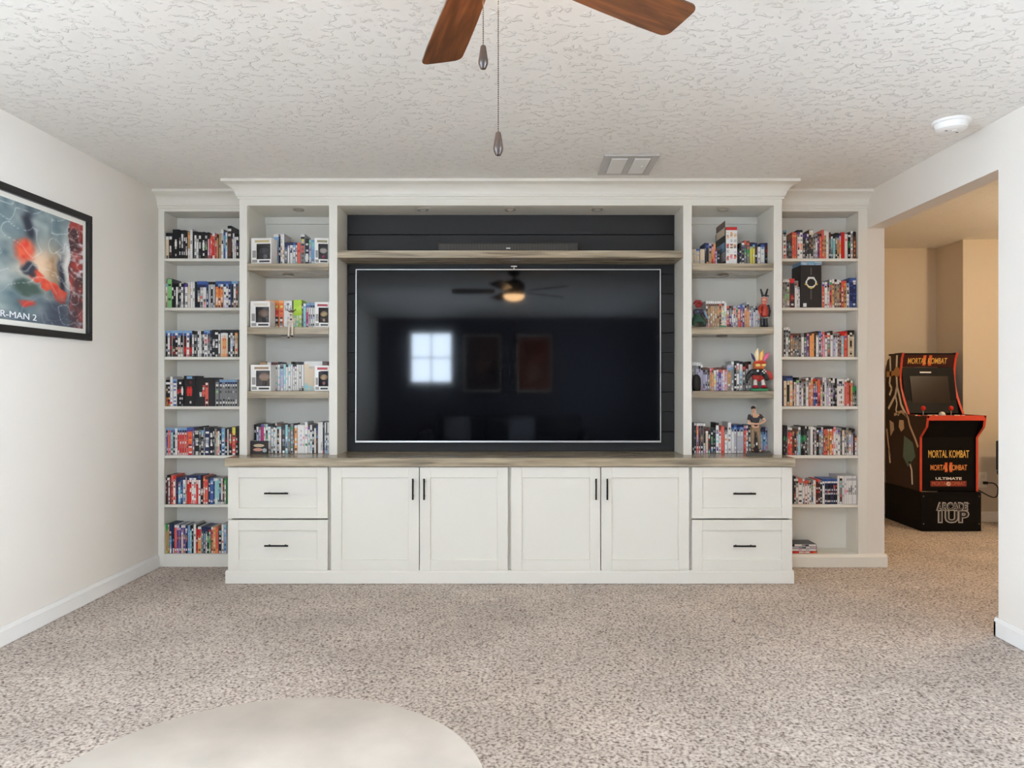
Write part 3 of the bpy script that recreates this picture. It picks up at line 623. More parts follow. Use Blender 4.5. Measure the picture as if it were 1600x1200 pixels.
shelf('game', 'second shelf ' + BD, 1220, 402, 12.5, YS[1], YC, """45:430:wngkgtgtcwtw;80:430:wkggkgvvvgsg;115:430:wgkwvgvvtcwg;180:415:rrkkkkkmrRmkwk;275:460:gngwwwwwwwww;315:460:gRngwwgwwgmws;345:580:gLgswkwswwL:380;805:480:LPRRRORwRwROR;855:480:wLkwwwcwwwwwkw;910:500:PkgGwLwLwLRw;950:430:wGRgmRmkmRp;1000:415:wwntnOtnttOtw;1050:430:kwngkgttntgwn;1095:430:wwkgtntttgnwk;
1140:440:wKgnRgnngKwn;1180:460:RRRcwkcgcwktn;1230:460:ROotnntntkOt;1285:450:BlBwBkwLwLwk;1342:400:bbBbBBBbBBBbbb|bwwBbBBbBbBBwb""", 1475, None, XHI)
shelf('game', 'third shelf ' + BD, 1220, 504, 12.5, YS[2], YC, """55:90:wkgKgkgKKwkw;100:90:wkgkwwwkgKww;145:110:wkgkgwggnwkg;190:210:nRtcttgtwkwg;235:210:nmgtttgtkwgg;275:210:nkkgtsgtwkgg;315:210:ngkgtgtsgkwg;355:210:nkgkgtgtgggk;400:200:ggwwwwwwwwkw;455:200:kkgGwgLPgLPg;510:210:pPPpLwPPgLL;558:210:nOOOOOOOOOOO|OOOOtOOOtOOO;655:170:nkkngKgkn;685:165:kngwwwwwwwwLw;745:165:blbwkwgKgwgk;
790:180:pPpmpLpwLpk;820:180:RpRpppRpLpp;860:200:mRmwwgwwwgwww;910:200:wRwgLgvgtRgm;970:160:kkwwgwwwwwwww;1025:205:gkgLLlLLbLLL;1070:205:gngLgwwLwwww;1115:210:gkwkwngtkntg;1150:175:rmlLktkgngKg;1180:170:rrlTTTwTTTTw;1235:170:rRbLRRRRrRRR;1302:150:kkwccccccccc|kwkwckkkccckc|kkkwccccccccc""", 1435, None, XHI)
shelf('game', 'fourth shelf ' + BD, 1220, 580, 12.5, YS[3], YC, """50:90:BBccctcctcccc|BbcckkkkkkkkcO|BbcOcccOcROcOO:237;238:160:kmkkOpcRwkk;258:160:kwgLpcpOcpcw;300:120:kvgwwwLwwwww;360:130:gkKLkLkLPLgL;400:150:ngkgcwwcwwww;440:150:ngkgdKgKgKKg;495:125:wgKgwwwwwvwww;550:120:KgwOtwtcRORR;590:115:wOOROwOtwRtg;630:145:rngcspBPwbbb|ntOsspPBwBbL:722;722:160:RRoRoRpRPmmm;775:180:nnkcgcvgtcpc;
815:115:wwsKKKwvKKwg;855:115:wLwwwwLwwwww;890:140:ggKgLsLwLsLs;940:140:cgKgwLwgwwpw;985:130:kwggLkwpwkwk;1020:130:wwgkgLgPkkwk;1060:140:kkKkwgkwgkgk;1100:140:wwBwwwwwwww|wBBwwkwwwOw|wBBwkmwkwnw|wwBwwwwwwOw:1245;1245:150:wRpRRRRRRRR;1290:130:wnRRRRrRRRRw;1340:170:ntmnnmnmRR;1365:180:wRROOOoOORwp;1405:300:GGGkgLggwg;1450:300:GGkKgwkgwk;1480:300:GGGdkGkgGg""", 1512, None, XHI)
shelf('game', 'fifth shelf ' + BD, 1220, 656, 12.5, YS[4], YC, """50:110:kkkkkGGkkgkgKk;95:110:kkkkkGgnksKkg;130:140:wnrrRccRrror;180:150:wnRrcrcRroRR;225:180:nttknmnnmmkR;265:190:nnkkwOnOkkwL;305:180:ntgLLtntnkgL;340:140:wgkTTTTsTTTl;390:120:kkkkGGGgwgkkk;430:120:kKkkGGGkgwnkk;475:120:wkkkgGgwngkwk;510:130:kkggkwgTgtTgk;545:130:wgggggggggggg;580:130:wwwwwwwwwwwww;630:140:wkOmnmkwkmnmk;660:150:wgPnnkwkwggws;
700:150:kwgkmknwwknkk;745:150:kblwgtgwsgTTl;795:140:wLblwkwgwPkPm;835:140:kRRkGvwdngtmR;870:130:kRRRvdgtgOtmR;915:130:kwOtOOtOtOmpw;950:130:kwRnOwngOOOtc;1000:130:kRRROOwwRRwpR;1030:130:pRpwwwwpRRwww;1080:150:gLPwwkwwgLwkg;1115:160:gPBLwwLBwwgww;1165:170:gmBkggkgkKgmk;1195:150:kcctwwgwwwwww;1245:150:kgntcgswwggkw;1285:160:gtgLgggPgntgw;
1330:160:kgtwLllLwtOww;1385:170:KkkLLLLpLtRgw;1420:180:kgkknknkmkmkm;1450:310:nORnwwRwwkww""", 1497, None, XHI)
shelf('game', 'sixth shelf ' + BD, 1234, 734, 14.41, YS[5], YC, """100:150:kwnkwnknRRwkw;145:200:wkgkwwwwwkgk;195:200:RRkwwwkwkwwkw;290:205:wRkgwwwwwwkgk;340:245:RRkwwwwwkwwkwk;395:245:RnkwwwwkwwkwLk;440:250:gkngwwwwkwwkw;485:330:gvtcgggbBgw;530:235:wwOwwwwcwwww;595:220:rkkkwmrkkknwk;640:220:RgkkwmRkknwnk;690:240:gwkkkwnkkkwkwk;735:210:bwBwwwswwcww;795:210:bwBkkwmwkkkwk;840:210:bwBkkwRwkkkwk;885:210:bwBkkwmwkkkwk;
935:210:bwBkkwmwknkwk;985:210:bwBRRwmwkkkwk;1030:210:bwBRkwmckkkwk;1075:130:wwwwwwwswww;1120:130:wkTsTgggRmkw;1185:130:wwswgwwwgwww;1230:130:wwwswpppwwww;1275:130:wswwwwrwwwww;1320:130:wswwwgggwwww;1370:130:wswwggggwwww;1415:130:wswwwgwgwwww;1460:130:wswwgwggwwww""", 1505, None, XHI)

# a flat stack of cases on the bottom shelf by the doorway
zc = ZT0
for i, (pat, lab) in enumerate((('rrwcwro', 'red and white game case lying flat, undermost of the short stack'), ('wwpwsww', 'white and pink game case lying flat on the red one'),
                                ('sLgkwsp', 'grey game case lying flat below the topmost white one'), ('kwwgkww', 'white game case lying flat, topmost of the short stack'))):
    o = bpy.data.objects.new('game_case', case_shell('game_case', .0145, .172, .14, 'K')); COL.objects.link(o)
    ex = PX(1277, YC) - .003 * (i % 2)
    o.rotation_euler = (0, R(-90), 0); o.location = (ex, YC + .002 * i, zc + .0073 + .0003); zc += .0148
    tag(o, lab, 'game case', 'flat stacked game cases')
    s = bpy.data.objects.new('spine_label', print_grid('spine_label', .0128, .003, .168, pat)); COL.objects.link(s); s.parent = o

# tall deep boxes
def carton(name, x0, x1, y0, y1, z0, z1, ch, pat, label, group=None):
    o = B().box((x0, y0, z0), (x1, y1, z1)).make(name, mat('carton_' + ch, PAL[ch], .4), None, bevel=.0015, seg=1)
    o.location = ((x0 + x1) / 2, y0, z0); o.data.transform(Matrix.Translation((-(x0 + x1) / 2, -y0, -z0)))
    tag(o, label, 'box', group)
    if pat:
        s = bpy.data.objects.new('front_print', print_grid('front_print', (x1 - x0) * .97, .002, (z1 - z0) - .002, pat)); COL.objects.link(s); s.parent = o
    return o
x0, x1 = PX(1133.9, 4.66), PX(1151.8, 4.66)
o = carton('collector_box', x0, x1, 4.66, 4.905, ZS[0] + .0003, PZ(354.5, 4.66), 'K', 'rrwcwtOcwwwRRnwsswwRmRwws|rrwOttcwsswnOnwwwwRRpwwwk|rrwwcOcwsswOnnwwLwmRRwwww', 'tall red topped collector box standing above the game cases of the doorway-side niche')
sp = B(); hh = o.dimensions.z if o.dimensions.z else .3
for i, (za, zb_, mm) in enumerate(((.03, .09, 's'), (.095, .15, 'l'), (.155, .19, 'k'), (.195, .24, 'c'), (.245, .285, 'n'))):
    B().box((-(x1 - x0) / 2 - .0006, .012 + .01 * (i % 2), za), (-(x1 - x0) / 2 + .0002, .225, zb_)).make('side_print', mat('side_print_' + mm, PAL[mm], .4), o)
zk = PZ(414.2, YC)
x0, x1 = PX(1251, YC), PX(1283.6, YC)
o = carton('collector_box', x0, x1, YC, 5.005, YS[1] + .0003, zk, 'k', None, 'tall black collector box with gold and white shield emblem')
o.data.materials[0] = mat('black_carton', (34, 30, 30), .45)
hx = lambda cx, cz, r, sx=1, n=6, a0=0: [(cx + sx * r * math.cos(a0 + 2 * math.pi * i / n), cz + r * math.sin(a0 + 2 * math.pi * i / n)) for i in range(n)]
mz = PZ(443, YC) - (YS[1] + .0003); gold, wht, blk = mat('gold_print', (212, 190, 96), .35), mat('white_print', (232, 232, 230), .5), mat('black_print', (14, 14, 15), .4)
B().prism([(-.036, mz + .008), (-.044, mz - .008), (-.030, mz - .012), (-.018, mz - .028), (0, mz - .036), (.018, mz - .028), (.030, mz - .012), (.044, mz - .008), (.036, mz + .008)], 'y', -.0012, -.0002).make('emblem', gold, o)
B().prism(hx(0, mz + .010, .038, 1.0), 'y', -.0018, -.0010).make('emblem', wht, o)
B().prism(hx(0, mz + .006, .026, 1.1, 8, .3), 'y', -.0024, -.0016).make('emblem', blk, o)
gm = mat('grey_print', (96, 88, 84), .5)
B().box((-.004, -.0010, mz - .104), (.004, -.0002, mz - .040)).box((-.004, -.0010, mz + .055), (.004, -.0002, mz + .105)).make('stripe', gm, o)
B().box((-.052, -.0010, .006), (-.030, -.0002, .030)).make('sticker', wht, o)['label'] = 'small white sticker in the lower corner'
o = carton('game_box', x0 + .002, x1 + .002, YC + .003, 5.0, zk + .0004, min(PZ(408, YC), YS[0] - .0185), 'l', 'lswTlw|lTlTlw|wTlslw', 'pale blue game box lying flat on top of the tall black box')
# ---------------------------------------------------------------- toy boxes with windows
def toy_box(px0, px1, py0, zb, band, toy, label, yaw=0.0, Y=4.606, swatch=(60, 52, 52)):
    x0, x1 = PX(px0, Y), PX(px1, Y); z1 = PZ(py0, Y); w = x1 - x0; h = z1 - zb; d = .088; xc = (x0 + x1) / 2
    t = thing('toy_box', (xc, Y + d / 2, zb), label, 'box', 'boxed toys in the poster-side niche')
    Mx = Matrix.Translation((xc, Y + d / 2, zb)) @ Matrix.Rotation(yaw, 4, 'Z')
    card = mat('white_card', (236, 234, 230), .4); y0, y1 = -d / 2, d / 2
    wx0, wx1, wz0, wz1 = -w * .24, w * .46, h * .18, h * .78
    b = B().box((-w / 2, y0, .0004), (w / 2, y0 + .002, wz0)).box((-w / 2, y0, wz1), (w / 2, y0 + .002, h)).box((-w / 2, y0, wz0), (wx0, y0 + .002, wz1)).box((wx1, y0, wz0), (w / 2, y0 + .002, wz1))
    b.box((-w / 2, y1 - .002, .0004), (w / 2, y1, h)).box((-w / 2, y0 + .002, .0004), (-w / 2 + .002, y1 - .002, h)).box((w / 2 - .002, y0 + .002, .0004), (w / 2, y1 - .002, h))
    b.box((-w / 2 + .002, y0 + .002, .0004), (w / 2 - .002, y1 - .002, .0024)).box((-w / 2 + .002, y0 + .002, h - .002), (w / 2 - .002, y1 - .002, h))
    b.xform(Mx).make('carton', card, t)
    B().box((wx0, y0 + .0022, wz0), (wx1, y0 + .0026, wz1)).xform(Mx).make('window_film', M_FILM, t)
    B().box((-w / 2 + .0025, y0 + .045, .003), (w / 2 - .0025, y0 + .046, h - .003)).xform(Mx).make('inner_card', mat('toy_card_%d%d%d' % swatch, swatch, .5), t)
    p = B().use(mat('toy_band_%d%d%d' % band, band, .4)).box((-w * .32, y0 - .0005, h * .83), (w * .40, y0 + .0001, h * .92))
    p.use(mat('toy_band_dark', (54, 48, 50), .4)).box((-w * .1, y0 - .0005, h * .06), (w * .42, y0 + .0001, h * .13))
    p.use(mat('toy_band_grey', (150, 146, 142), .4)).box((-w * .44, y0 - .0005, h * .24), (-w * .26, y0 + .0001, h * .52)).box((-w * .45, y0 - .0005, h * .05), (-w * .2, y0 + .0001, h * .16))
    p.xform(Mx).make('front_print', None, t)
    # plain toy inside: big rounded head on a small body
    c1, c2 = toy; cx = (wx0 + wx1) / 2
    f = B().use(mat('toy_head_%d%d%d' % c1, c1, .4)).ball((cx, y0 + .024, h * .54), w * .25, 12, 1.1, .5, .85)
    f.use(mat('toy_body_%d%d%d' % c2, c2, .5)).ball((cx, y0 + .024, h * .30), w * .11, 10, 1.0, .8, 1.3)
    f.xform(Mx).make('toy', None, t, smooth=True)
toy_box(393, 425.5, 372, ZS[0] + .0003, (196, 178, 130), ((66, 66, 72), (120, 120, 122)), 'white toy box with dark rounded toy on the top shelf of the poster-side niche', -.10)
toy_box(490, 511, 372, ZS[0] + .0003, (150, 140, 104), ((226, 214, 200), (192, 40, 100)), 'white toy box with pale toy in pink beside the television on the top shelf', .18)
toy_box(391.5, 422.5, 470.5, ZS[1] + .0003, (222, 214, 196), ((170, 138, 112), (60, 50, 52)), 'white toy box with tan headed toy beside orange cases on the second shelf', -.05, swatch=(120, 104, 96))
toy_box(490.5, 512, 472, ZS[1] + .0003, (160, 30, 40), ((230, 200, 150), (214, 190, 160)), 'white toy box with red band and cream toy on the second shelf', .16, swatch=(84, 62, 46))
toy_box(392, 423.5, 570, ZS[2] + .0003, (170, 140, 110), ((190, 150, 122), (84, 60, 50)), 'white toy box with tan headed toy in grey hat on the third shelf', -.04, swatch=(90, 74, 70))
toy_box(490.5, 512, 571, ZS[2] + .0003, (170, 40, 50), ((222, 188, 140), (220, 150, 140)), 'white toy box with red band standing before the mint and cream book', .14)

# small dark picture card on the counter
x0, x1 = PX(391, 4.64), PX(418, 4.64)
t = thing('picture_card', ((x0 + x1) / 2, 4.65, ZCT), 'small dark picture card with soft tan shapes standing on the counter', 'picture')
B().box((x0, 4.640, ZCT + .0004), (x1, 4.656, PZ(689, 4.64))).make('card', mat('dark_card', (34, 24, 24), .45), t, bevel=.001, seg=1)
b = B().use(mat('card_tan', (206, 184, 152), .5)); zc_ = ZCT + .055; xc = (x0 + x1) / 2
b.prism([(xc + .034 * math.cos(a), zc_ + .010 * math.sin(a)) for a in np.linspace(0, 2 * math.pi, 15)[:-1]], 'y', 4.6385, 4.6402)
b.use(mat('card_pink', (206, 150, 128), .5)).prism([(xc - .006 + .030 * math.cos(a), zc_ - .026 + .010 * math.sin(a)) for a in np.linspace(0, 2 * math.pi, 15)[:-1]], 'y', 4.6385, 4.6402)
b.use(mat('card_grey', (170, 176, 180), .5)).prism([(xc + .036 + .014 * math.cos(a), zc_ - .030 + .013 * math.sin(a)) for a in np.linspace(0, 2 * math.pi, 13)[:-1]], 'y', 4.6386, 4.6402)
b.make('print', None, t)

# ---------------------------------------------------------------- figurines
def C(px, py, Y): return Vector(P(px, py, Y))
# seated antlered figurine with dangling legs
Yd = 4.578; t = thing('seated_figurine', (PX(455, Yd), Yd, ZS[1]), 'small white and brown antlered figurine sitting on the second shelf edge, legs hanging down', 'figurine')
fw, fb, ft = mat('fig_white', (216, 204, 190), .5), mat('fig_brown', (82, 58, 46), .55), mat('fig_tan', (196, 164, 132), .5)
xs, zs = PX(454, Yd), ZS[1]
skin('body', [(xs, 4.60, zs + .016, .017), (xs, 4.60, zs + .042, .019), (xs, 4.598, zs + .064, .009), (xs, 4.592, zs + .080, .017), (xs, 4.588, zs + .094, .013),
              (xs - .022, 4.592, zs + .036, .006), (xs - .024, 4.580, zs + .014, .005), (xs + .022, 4.592, zs + .036, .006), (xs + .024, 4.580, zs + .014, .005),
              (xs - .008, 4.580, zs + .012, .008), (xs - .009, 4.574, zs - .022, .0065), (xs - .010, 4.572, zs - .060, .006), (xs - .011, 4.564, zs - .070, .006),
              (xs + .010, 4.580, zs + .012, .008), (xs + .012, 4.574, zs - .022, .0065), (xs + .012, 4.572, zs - .052, .006), (xs + .012, 4.564, zs - .062, .006)],
     [(0, 1), (1, 2), (2, 3), (3, 4), (1, 5), (5, 6), (1, 7), (7, 8), (0, 9), (9, 10), (10, 11), (11, 12), (0, 13), (13, 14), (14, 15), (15, 16)], fw, t)
b = B()
for s in (-1, 1):
    b.tube([(xs + s * .006, 4.594, zs + .090), (xs + s * .018, 4.592, zs + .100), (xs + s * .030, 4.590, zs + .116)], [.003, .0028, .0015], 6)
    b.tube([(xs + s * .014, 4.593, zs + .097), (xs + s * .012, 4.590, zs + .114)], [.0025, .0012], 6)
    b.tube([(xs + s * .022, 4.592, zs + .104), (xs + s * .036, 4.589, zs + .104)], [.0022, .0012], 6)
b.ball((xs, 4.581, zs + .076), .005, 8).ball((xs, 4.599, zs + .098), .014, 8, 1.1, .9, .6).make('antlers', fb, t, smooth=True)
B().ball((xs - .010, 4.568, zs - .066), .008, 8, .9, 1.3, .8).ball((xs + .012, 4.568, zs - .058), .008, 8, .9, 1.3, .8).ball((xs, 4.590, zs + .046), .015, 8, .8, .4, .7).make('boots', fb, t, smooth=True)

# crouched dark green figurine
Yg = 4.64; t = thing('crouched_figurine', (PX(1092, Yg), Yg, ZS[1]), 'dark green crouched figurine with red crest on the second shelf by the television side', 'figurine')
xs = PX(1091, Yg); g1, g2, g3, g4 = mat('fig_green', (24, 62, 44), .35), mat('fig_red', (150, 34, 36), .35), mat('fig_navy', (52, 44, 70), .4), mat('fig_steel', (110, 140, 158), .35)
skin('body', [(xs, Yg, zs + .030, .030), (xs - .004, Yg, zs + .070, .030), (xs - .004, Yg - .004, zs + .105, .022), (xs + .034, Yg - .02, zs + .040, .013), (xs + .036, Yg - .02, zs + .010, .012), (xs - .034, Yg - .02, zs + .040, .013), (xs - .036, Yg - .03, zs + .010, .012)],
     [(0, 1), (1, 2), (0, 3), (3, 4), (0, 5), (5, 6)], g1, t)
skin('shoulders', [(xs - .004, Yg - .006, zs + .100, .022), (xs - .034, Yg - .01, zs + .096, .016), (xs + .030, Yg - .01, zs + .096, .015), (xs + .044, Yg - .02, zs + .066, .009)], [(0, 1), (0, 2), (2, 3)], g3, t)
B().ball((xs - .002, Yg - .012, zs + .140), .020, 10, 1.1, .9, .8).tube([(xs - .03, Yg, zs + .150), (xs - .012, Yg - .004, zs + .166), (xs + .012, Yg - .004, zs + .164), (xs + .026, Yg, zs + .146)], [.006, .010, .010, .005], 8).make('crest', g2, t, smooth=True)
B().tube([(xs + .030, Yg - .030, zs + .104), (xs + .044, Yg - .034, zs + .070), (xs + .056, Yg - .036, zs + .046)], [.007, .006, .003], 8).ball((xs - .010, Yg - .030, zs + .100), .007, 8).make('arm_guard', g4, t, smooth=True)

# tiny figurine on a green disc
Ys = 4.62; t = thing('small_figurine', (PX(1129.5, Ys), Ys, ZS[1]), 'tiny pale figurine on a round green base in front of tan game cases', 'figurine')
xs = PX(1129.5, Ys)
B().lathe([(.026, .0003), (.026, .006), (.022, .009)], (xs, Ys, zs), 20).make('base', mat('fig_base_green', (70, 150, 110), .4), t, smooth=True)
skin('body', [(xs, Ys, zs + .020, .009), (xs, Ys, zs + .034, .008), (xs, Ys, zs + .046, .008), (xs - .012, Ys - .006, zs + .012, .005), (xs + .012, Ys - .006, zs + .012, .005), (xs - .016, Ys - .008, zs + .032, .004), (xs + .016, Ys - .008, zs + .034, .004)], [(0, 1), (1, 2), (0, 3), (0, 4), (1, 5), (1, 6)], fw, t)

# red figurine with two tall horns
Yr = 4.62; t = thing('horned_figurine', (PX(1194, Yr), Yr, ZS[1]), 'red coated figurine with two tall dark horns on the second shelf by the doorway', 'figurine')
xs = PX(1194, Yr); rd, dk, pk = mat('fig_coat_red', (172, 56, 38), .45), mat('fig_dark', (30, 30, 36), .4), mat('fig_face_pink', (212, 128, 110), .5)
skin('body', [(xs, Yr, zs + .118, .016), (xs, Yr, zs + .150, .014), (xs, Yr - .004, zs + .172, .023), (xs, Yr - .004, zs + .192, .018)], [(0, 1), (1, 2), (2, 3)], pk, t)
skin('coat', [(xs + .002, Yr, zs + .062, .028), (xs + .004, Yr, zs + .090, .026), (xs + .003, Yr, zs + .120, .025), (xs, Yr, zs + .142, .018), (xs - .026, Yr - .004, zs + .134, .012), (xs - .034, Yr - .016, zs + .104, .010), (xs - .026, Yr - .030, zs + .084, .009)],
     [(0, 1), (1, 2), (2, 3), (3, 4), (4, 5), (5, 6)], rd, t)
B().ball((xs - .008, Yr - .024, zs + .170), .010, 10, 1.4, 1.0, .8).make('muzzle', mat('fig_muzzle', (226, 176, 156), .5), t, smooth=True)
b = B()
for s in (-1, 1): b.tube([(xs + s * .011, Yr, zs + .002), (xs + s * .011, Yr, zs + .056)], [.011, .010], 8).ball((xs + s * .012, Yr - .012, zs + .0085), .008, 8, 1.1, 1.7, 1.0)
b.tube([(xs + .024, Yr, zs + .140), (xs + .030, Yr - .006, zs + .100), (xs + .024, Yr - .014, zs + .068)], [.009, .009, .008], 8)
b.make('legs', dk, t, smooth=True)
b = B()
for s in (-1, 1): b.tube([(xs + s * .009, Yr, zs + .194), (xs + s * .014, Yr, zs + .216), (xs + s * .022, Yr, zs + .242)], [.0075, .007, .005], 8)
b.tube([(xs - .024, Yr - .018, zs + .196), (xs, Yr - .022, zs + .200), (xs + .022, Yr - .016, zs + .195)], .004, 8).make('horns', dk, t, smooth=True)

# black round speaker
Yo = 4.655; t = thing('round_speaker', (PX(1083, Yo), Yo, ZS[2]), 'black round topped ornament partly hidden behind the upright on the third shelf', 'ornament')
zs = ZS[2]; xs = PX(1088, Yo)
B().lathe([(.022, .0004), (.026, .012), (.028, .05), (.026, .078), (.019, .096), (.008, .104), (.001, .105)], (xs, Yo, zs), 24).make('body', mat('black_cloth', (24, 19, 20), .7), t, smooth=True)
B().lathe([(.0265, .008), (.0275, .012), (.0270, .016)], (xs, Yo, zs), 24).make('foot_ring', M_BLACK, t, smooth=True)

# feathered holder with a game controller
Yh = 4.60; zs = ZS[2]; xs = PX(1186, Yh); k = Yh / F
t = thing('controller_holder', (xs, Yh, zs), 'orange and red holder statue with blue and pink feathers on a green base', 'statue')
B().lathe([(.052, .0004), (.056, .004), (.056, .014), (.050, .017)], (xs + .002, Yh, zs), 24).make('base', mat('holder_green', (32, 128, 84), .4), t, smooth=True)
b = B()
for s in (-1, 1):
    b.use(mat('holder_crimson', (170, 34, 54), .4)).ball((xs + s * .026, Yh - .012, zs + .027), .017, 10, 1.15, 1.3, .7)
    b.use(mat('holder_white', (230, 224, 218), .4)).tube([(xs + s * .026, Yh - .006, zs + .036), (xs + s * .022, Yh, zs + .070)], [.012, .011], 10)
b.make('feet', None, t, smooth=True)
b = B().use(mat('holder_red', (190, 46, 36), .4)).lathe([(.018, .060), (.036, .075), (.038, .105), (.030, .128), (.018, .134)], (xs, Yh + .014, zs), 18)
b.tube([(xs + .028, Yh + .01, zs + .124), (xs + .060, Yh, zs + .108), (xs + .076, Yh - .01, zs + .076)], [.016, .018, .012], 10)
b.use(mat('holder_orange', (216, 110, 46), .4)).lathe([(.020, .132), (.034, .142), (.036, .165), (.030, .186), (.012, .190)], (xs, Yh + .006, zs), 18)
b.make('body', None, t, smooth=True)
b = B().use(mat('holder_brow', (196, 62, 40), .4)).tube([(xs - .036, Yh - .024, zs + .177), (xs, Yh - .036, zs + .182), (xs + .036, Yh - .024, zs + .177)], [.006, .009, .006], 8)
b.use(mat('holder_yellow', (238, 204, 120), .4))
for s in (-1, 1): b.box((xs + s * .006, Yh - .037, zs + .154), (xs + s * .030, Yh - .028, zs + .168))
b.make('bands', None, t, smooth=False)
def feather(pts, r, m):
    return B().tube(pts, r, 10).make('feather', m, t, smooth=True)
fe = [.006, .011, .010, .002]
feather([(xs - .026, Yh, zs + .188), (xs - .034, Yh, zs + .206), (xs - .042, Yh, zs + .222), (xs - .050, Yh, zs + .238)], [.004, .0085, .007, .0015], mat('feather_blue', (64, 58, 110), .5))['label'] = 'dark blue feather'
feather([(xs + .028, Yh, zs + .186), (xs + .040, Yh, zs + .208), (xs + .052, Yh, zs + .228), (xs + .060, Yh, zs + .240)], [.005, .013, .012, .002], mat('feather_pink', (226, 110, 150), .5))['label'] = 'pink feather'
feather([(xs - .010, Yh + .004, zs + .188), (xs - .014, Yh + .004, zs + .220), (xs - .012, Yh + .004, zs + .245), (xs - .006, Yh + .004, zs + .268)], [.010, .016, .012, .002], mat('feather_cream', (240, 222, 176), .5))['label'] = 'cream feather'
feather([(xs + .012, Yh + .004, zs + .188), (xs + .016, Yh + .004, zs + .220), (xs + .020, Yh + .004, zs + .240), (xs + .028, Yh + .004, zs + .258)], [.010, .015, .011, .002], mat('feather_gold', (240, 190, 110), .5))['label'] = 'golden feather'
# the controller it holds
Yq = Yh - .066; xq, zq = PX(1182.5, Yq), PZ(584, Yq)
t = thing('game_controller', (xq, Yq, zq - .03), 'black game controller with white buttons held in front of the orange statue', 'controller')
cb = mat('controller_black', (26, 26, 29), .4)
skin('body', [(xq, Yq, zq + .010, .021), (xq - .034, Yq, zq + .010, .022), (xq - .056, Yq - .004, zq - .014, .017), (xq - .064, Yq - .008, zq - .044, .012), (xq + .034, Yq, zq + .010, .022), (xq + .056, Yq - .004, zq - .014, .017), (xq + .064, Yq - .008, zq - .044, .012)],
     [(0, 1), (1, 2), (2, 3), (0, 4), (4, 5), (5, 6)], cb, t)
wb = mat('button_white', (226, 226, 226), .4); xb_, zb_ = xq + .038, zq + .014
for dx, dz in ((0, .009), (0, -.009), (.009, 0), (-.009, 0)):
    B().tube([(xb_ + dx, Yq - .020, zb_ + dz), (xb_ + dx, Yq - .025, zb_ + dz)], .0045, 10).make('button', wb, t, smooth=True)
B().tube([(xq - .001, Yq - .019, zq + .018), (xq - .001, Yq - .0245, zq + .018)], .007, 12).make('home_button', wb, t, smooth=True)
for s in (-1, 1): B().tube([(xq + s * .019, Yq - .018, zq - .002), (xq + s * .019, Yq - .030, zq - .003)], [.006, .009], 10).make('thumb_stick', cb, t, smooth=True)
B().box((xq - .046, Yq - .0255, zq + .008), (xq - .030, Yq - .020, zq + .013)).box((xq - .0405, Yq - .0255, zq + .0025), (xq - .0355, Yq - .020, zq + .0185)).make('direction_pad', mat('pad_grey', (90, 92, 96), .4), t)

# man figurine on a rock base
Ym = 4.55; s_ = .163; xm, zm = PX(1180, Ym), ZCT + .0065
t = thing('man_figurine', (xm, Ym, ZCT), 'standing man figurine in dark shirt and khaki trousers on a rock base', 'figurine')
def hm(x, y, z, r): return (xm + x * s_, Ym + y * s_, zm + .012 + z * s_, r * s_)
sk, sh, tr, hr, bt = mat('fig_skin', (212, 166, 136), .5), mat('fig_shirt', (50, 46, 52), .6), mat('fig_khaki', (140, 116, 88), .6), mat('fig_hair', (34, 27, 26), .5), mat('fig_boot', (44, 40, 38), .5)
pose = dict(pel=(0, 0, .95), spi=(-.01, 0, 1.14), che=(-.02, 0, 1.34), nec=(-.04, -.02, 1.51), jaw=(-.07, -.05, 1.58), hed=(-.075, -.045, 1.66), top=(-.07, -.03, 1.74),
            ls=(-.22, 0, 1.40), le=(-.27, -.06, 1.12), lw=(-.04, -.22, 1.10), lh=(.05, -.24, 1.11), rs=(.19, 0, 1.40), re=(.36, -.08, 1.20), rw=(.22, -.22, 1.16), rh=(.15, -.25, 1.13),
            lhip=(-.09, 0, .88), lk=(-.12, -.03, .50), la=(-.10, .02, .10), lt=(-.14, -.15, .045), rhip=(.09, 0, .88), rk=(.13, -.08, .50), ra=(.16, .0, .10), rt=(.22, -.15, .045))
rad = dict(pel=.12, spi=.12, che=.13, nec=.055, jaw=.066, hed=.088, top=.06, ls=.07, le=.046, lw=.036, lh=.040, rs=.07, re=.046, rw=.036, rh=.040, lhip=.09, lk=.062, la=.045, lt=.04, rhip=.09, rk=.062, ra=.045, rt=.04)
def chain(names, edges, m, name, grow=1.0, over=None):
    pts = [hm(*pose[n], rad[n] * grow * (over or {}).get(n, 1)) for n in names]
    return skin(name, pts, [(names.index(a), names.index(b)) for a, b in edges], m, t)
chain(['pel', 'spi', 'che', 'nec', 'jaw', 'hed', 'top', 'ls', 'le', 'lw', 'lh', 'rs', 're', 'rw', 'rh', 'lhip', 'lk', 'la', 'lt', 'rhip', 'rk', 'ra', 'rt'],
      [('pel', 'spi'), ('spi', 'che'), ('che', 'nec'), ('nec', 'jaw'), ('jaw', 'hed'), ('hed', 'top'), ('che', 'ls'), ('ls', 'le'), ('le', 'lw'), ('lw', 'lh'), ('che', 'rs'), ('rs', 're'), ('re', 'rw'), ('rw', 'rh'),
       ('pel', 'lhip'), ('lhip', 'lk'), ('lk', 'la'), ('la', 'lt'), ('pel', 'rhip'), ('rhip', 'rk'), ('rk', 'ra'), ('ra', 'rt')], sk, 'body')
pose.update(lm=(-.255, -.04, 1.2), rm=(.29, -.05, 1.28)); rad.update(lm=.058, rm=.058)
chain(['pel', 'spi', 'che', 'ls', 'lm', 'rs', 'rm'], [('pel', 'spi'), ('spi', 'che'), ('che', 'ls'), ('ls', 'lm'), ('che', 'rs'), ('rs', 'rm')], sh, 'shirt', 1.16)
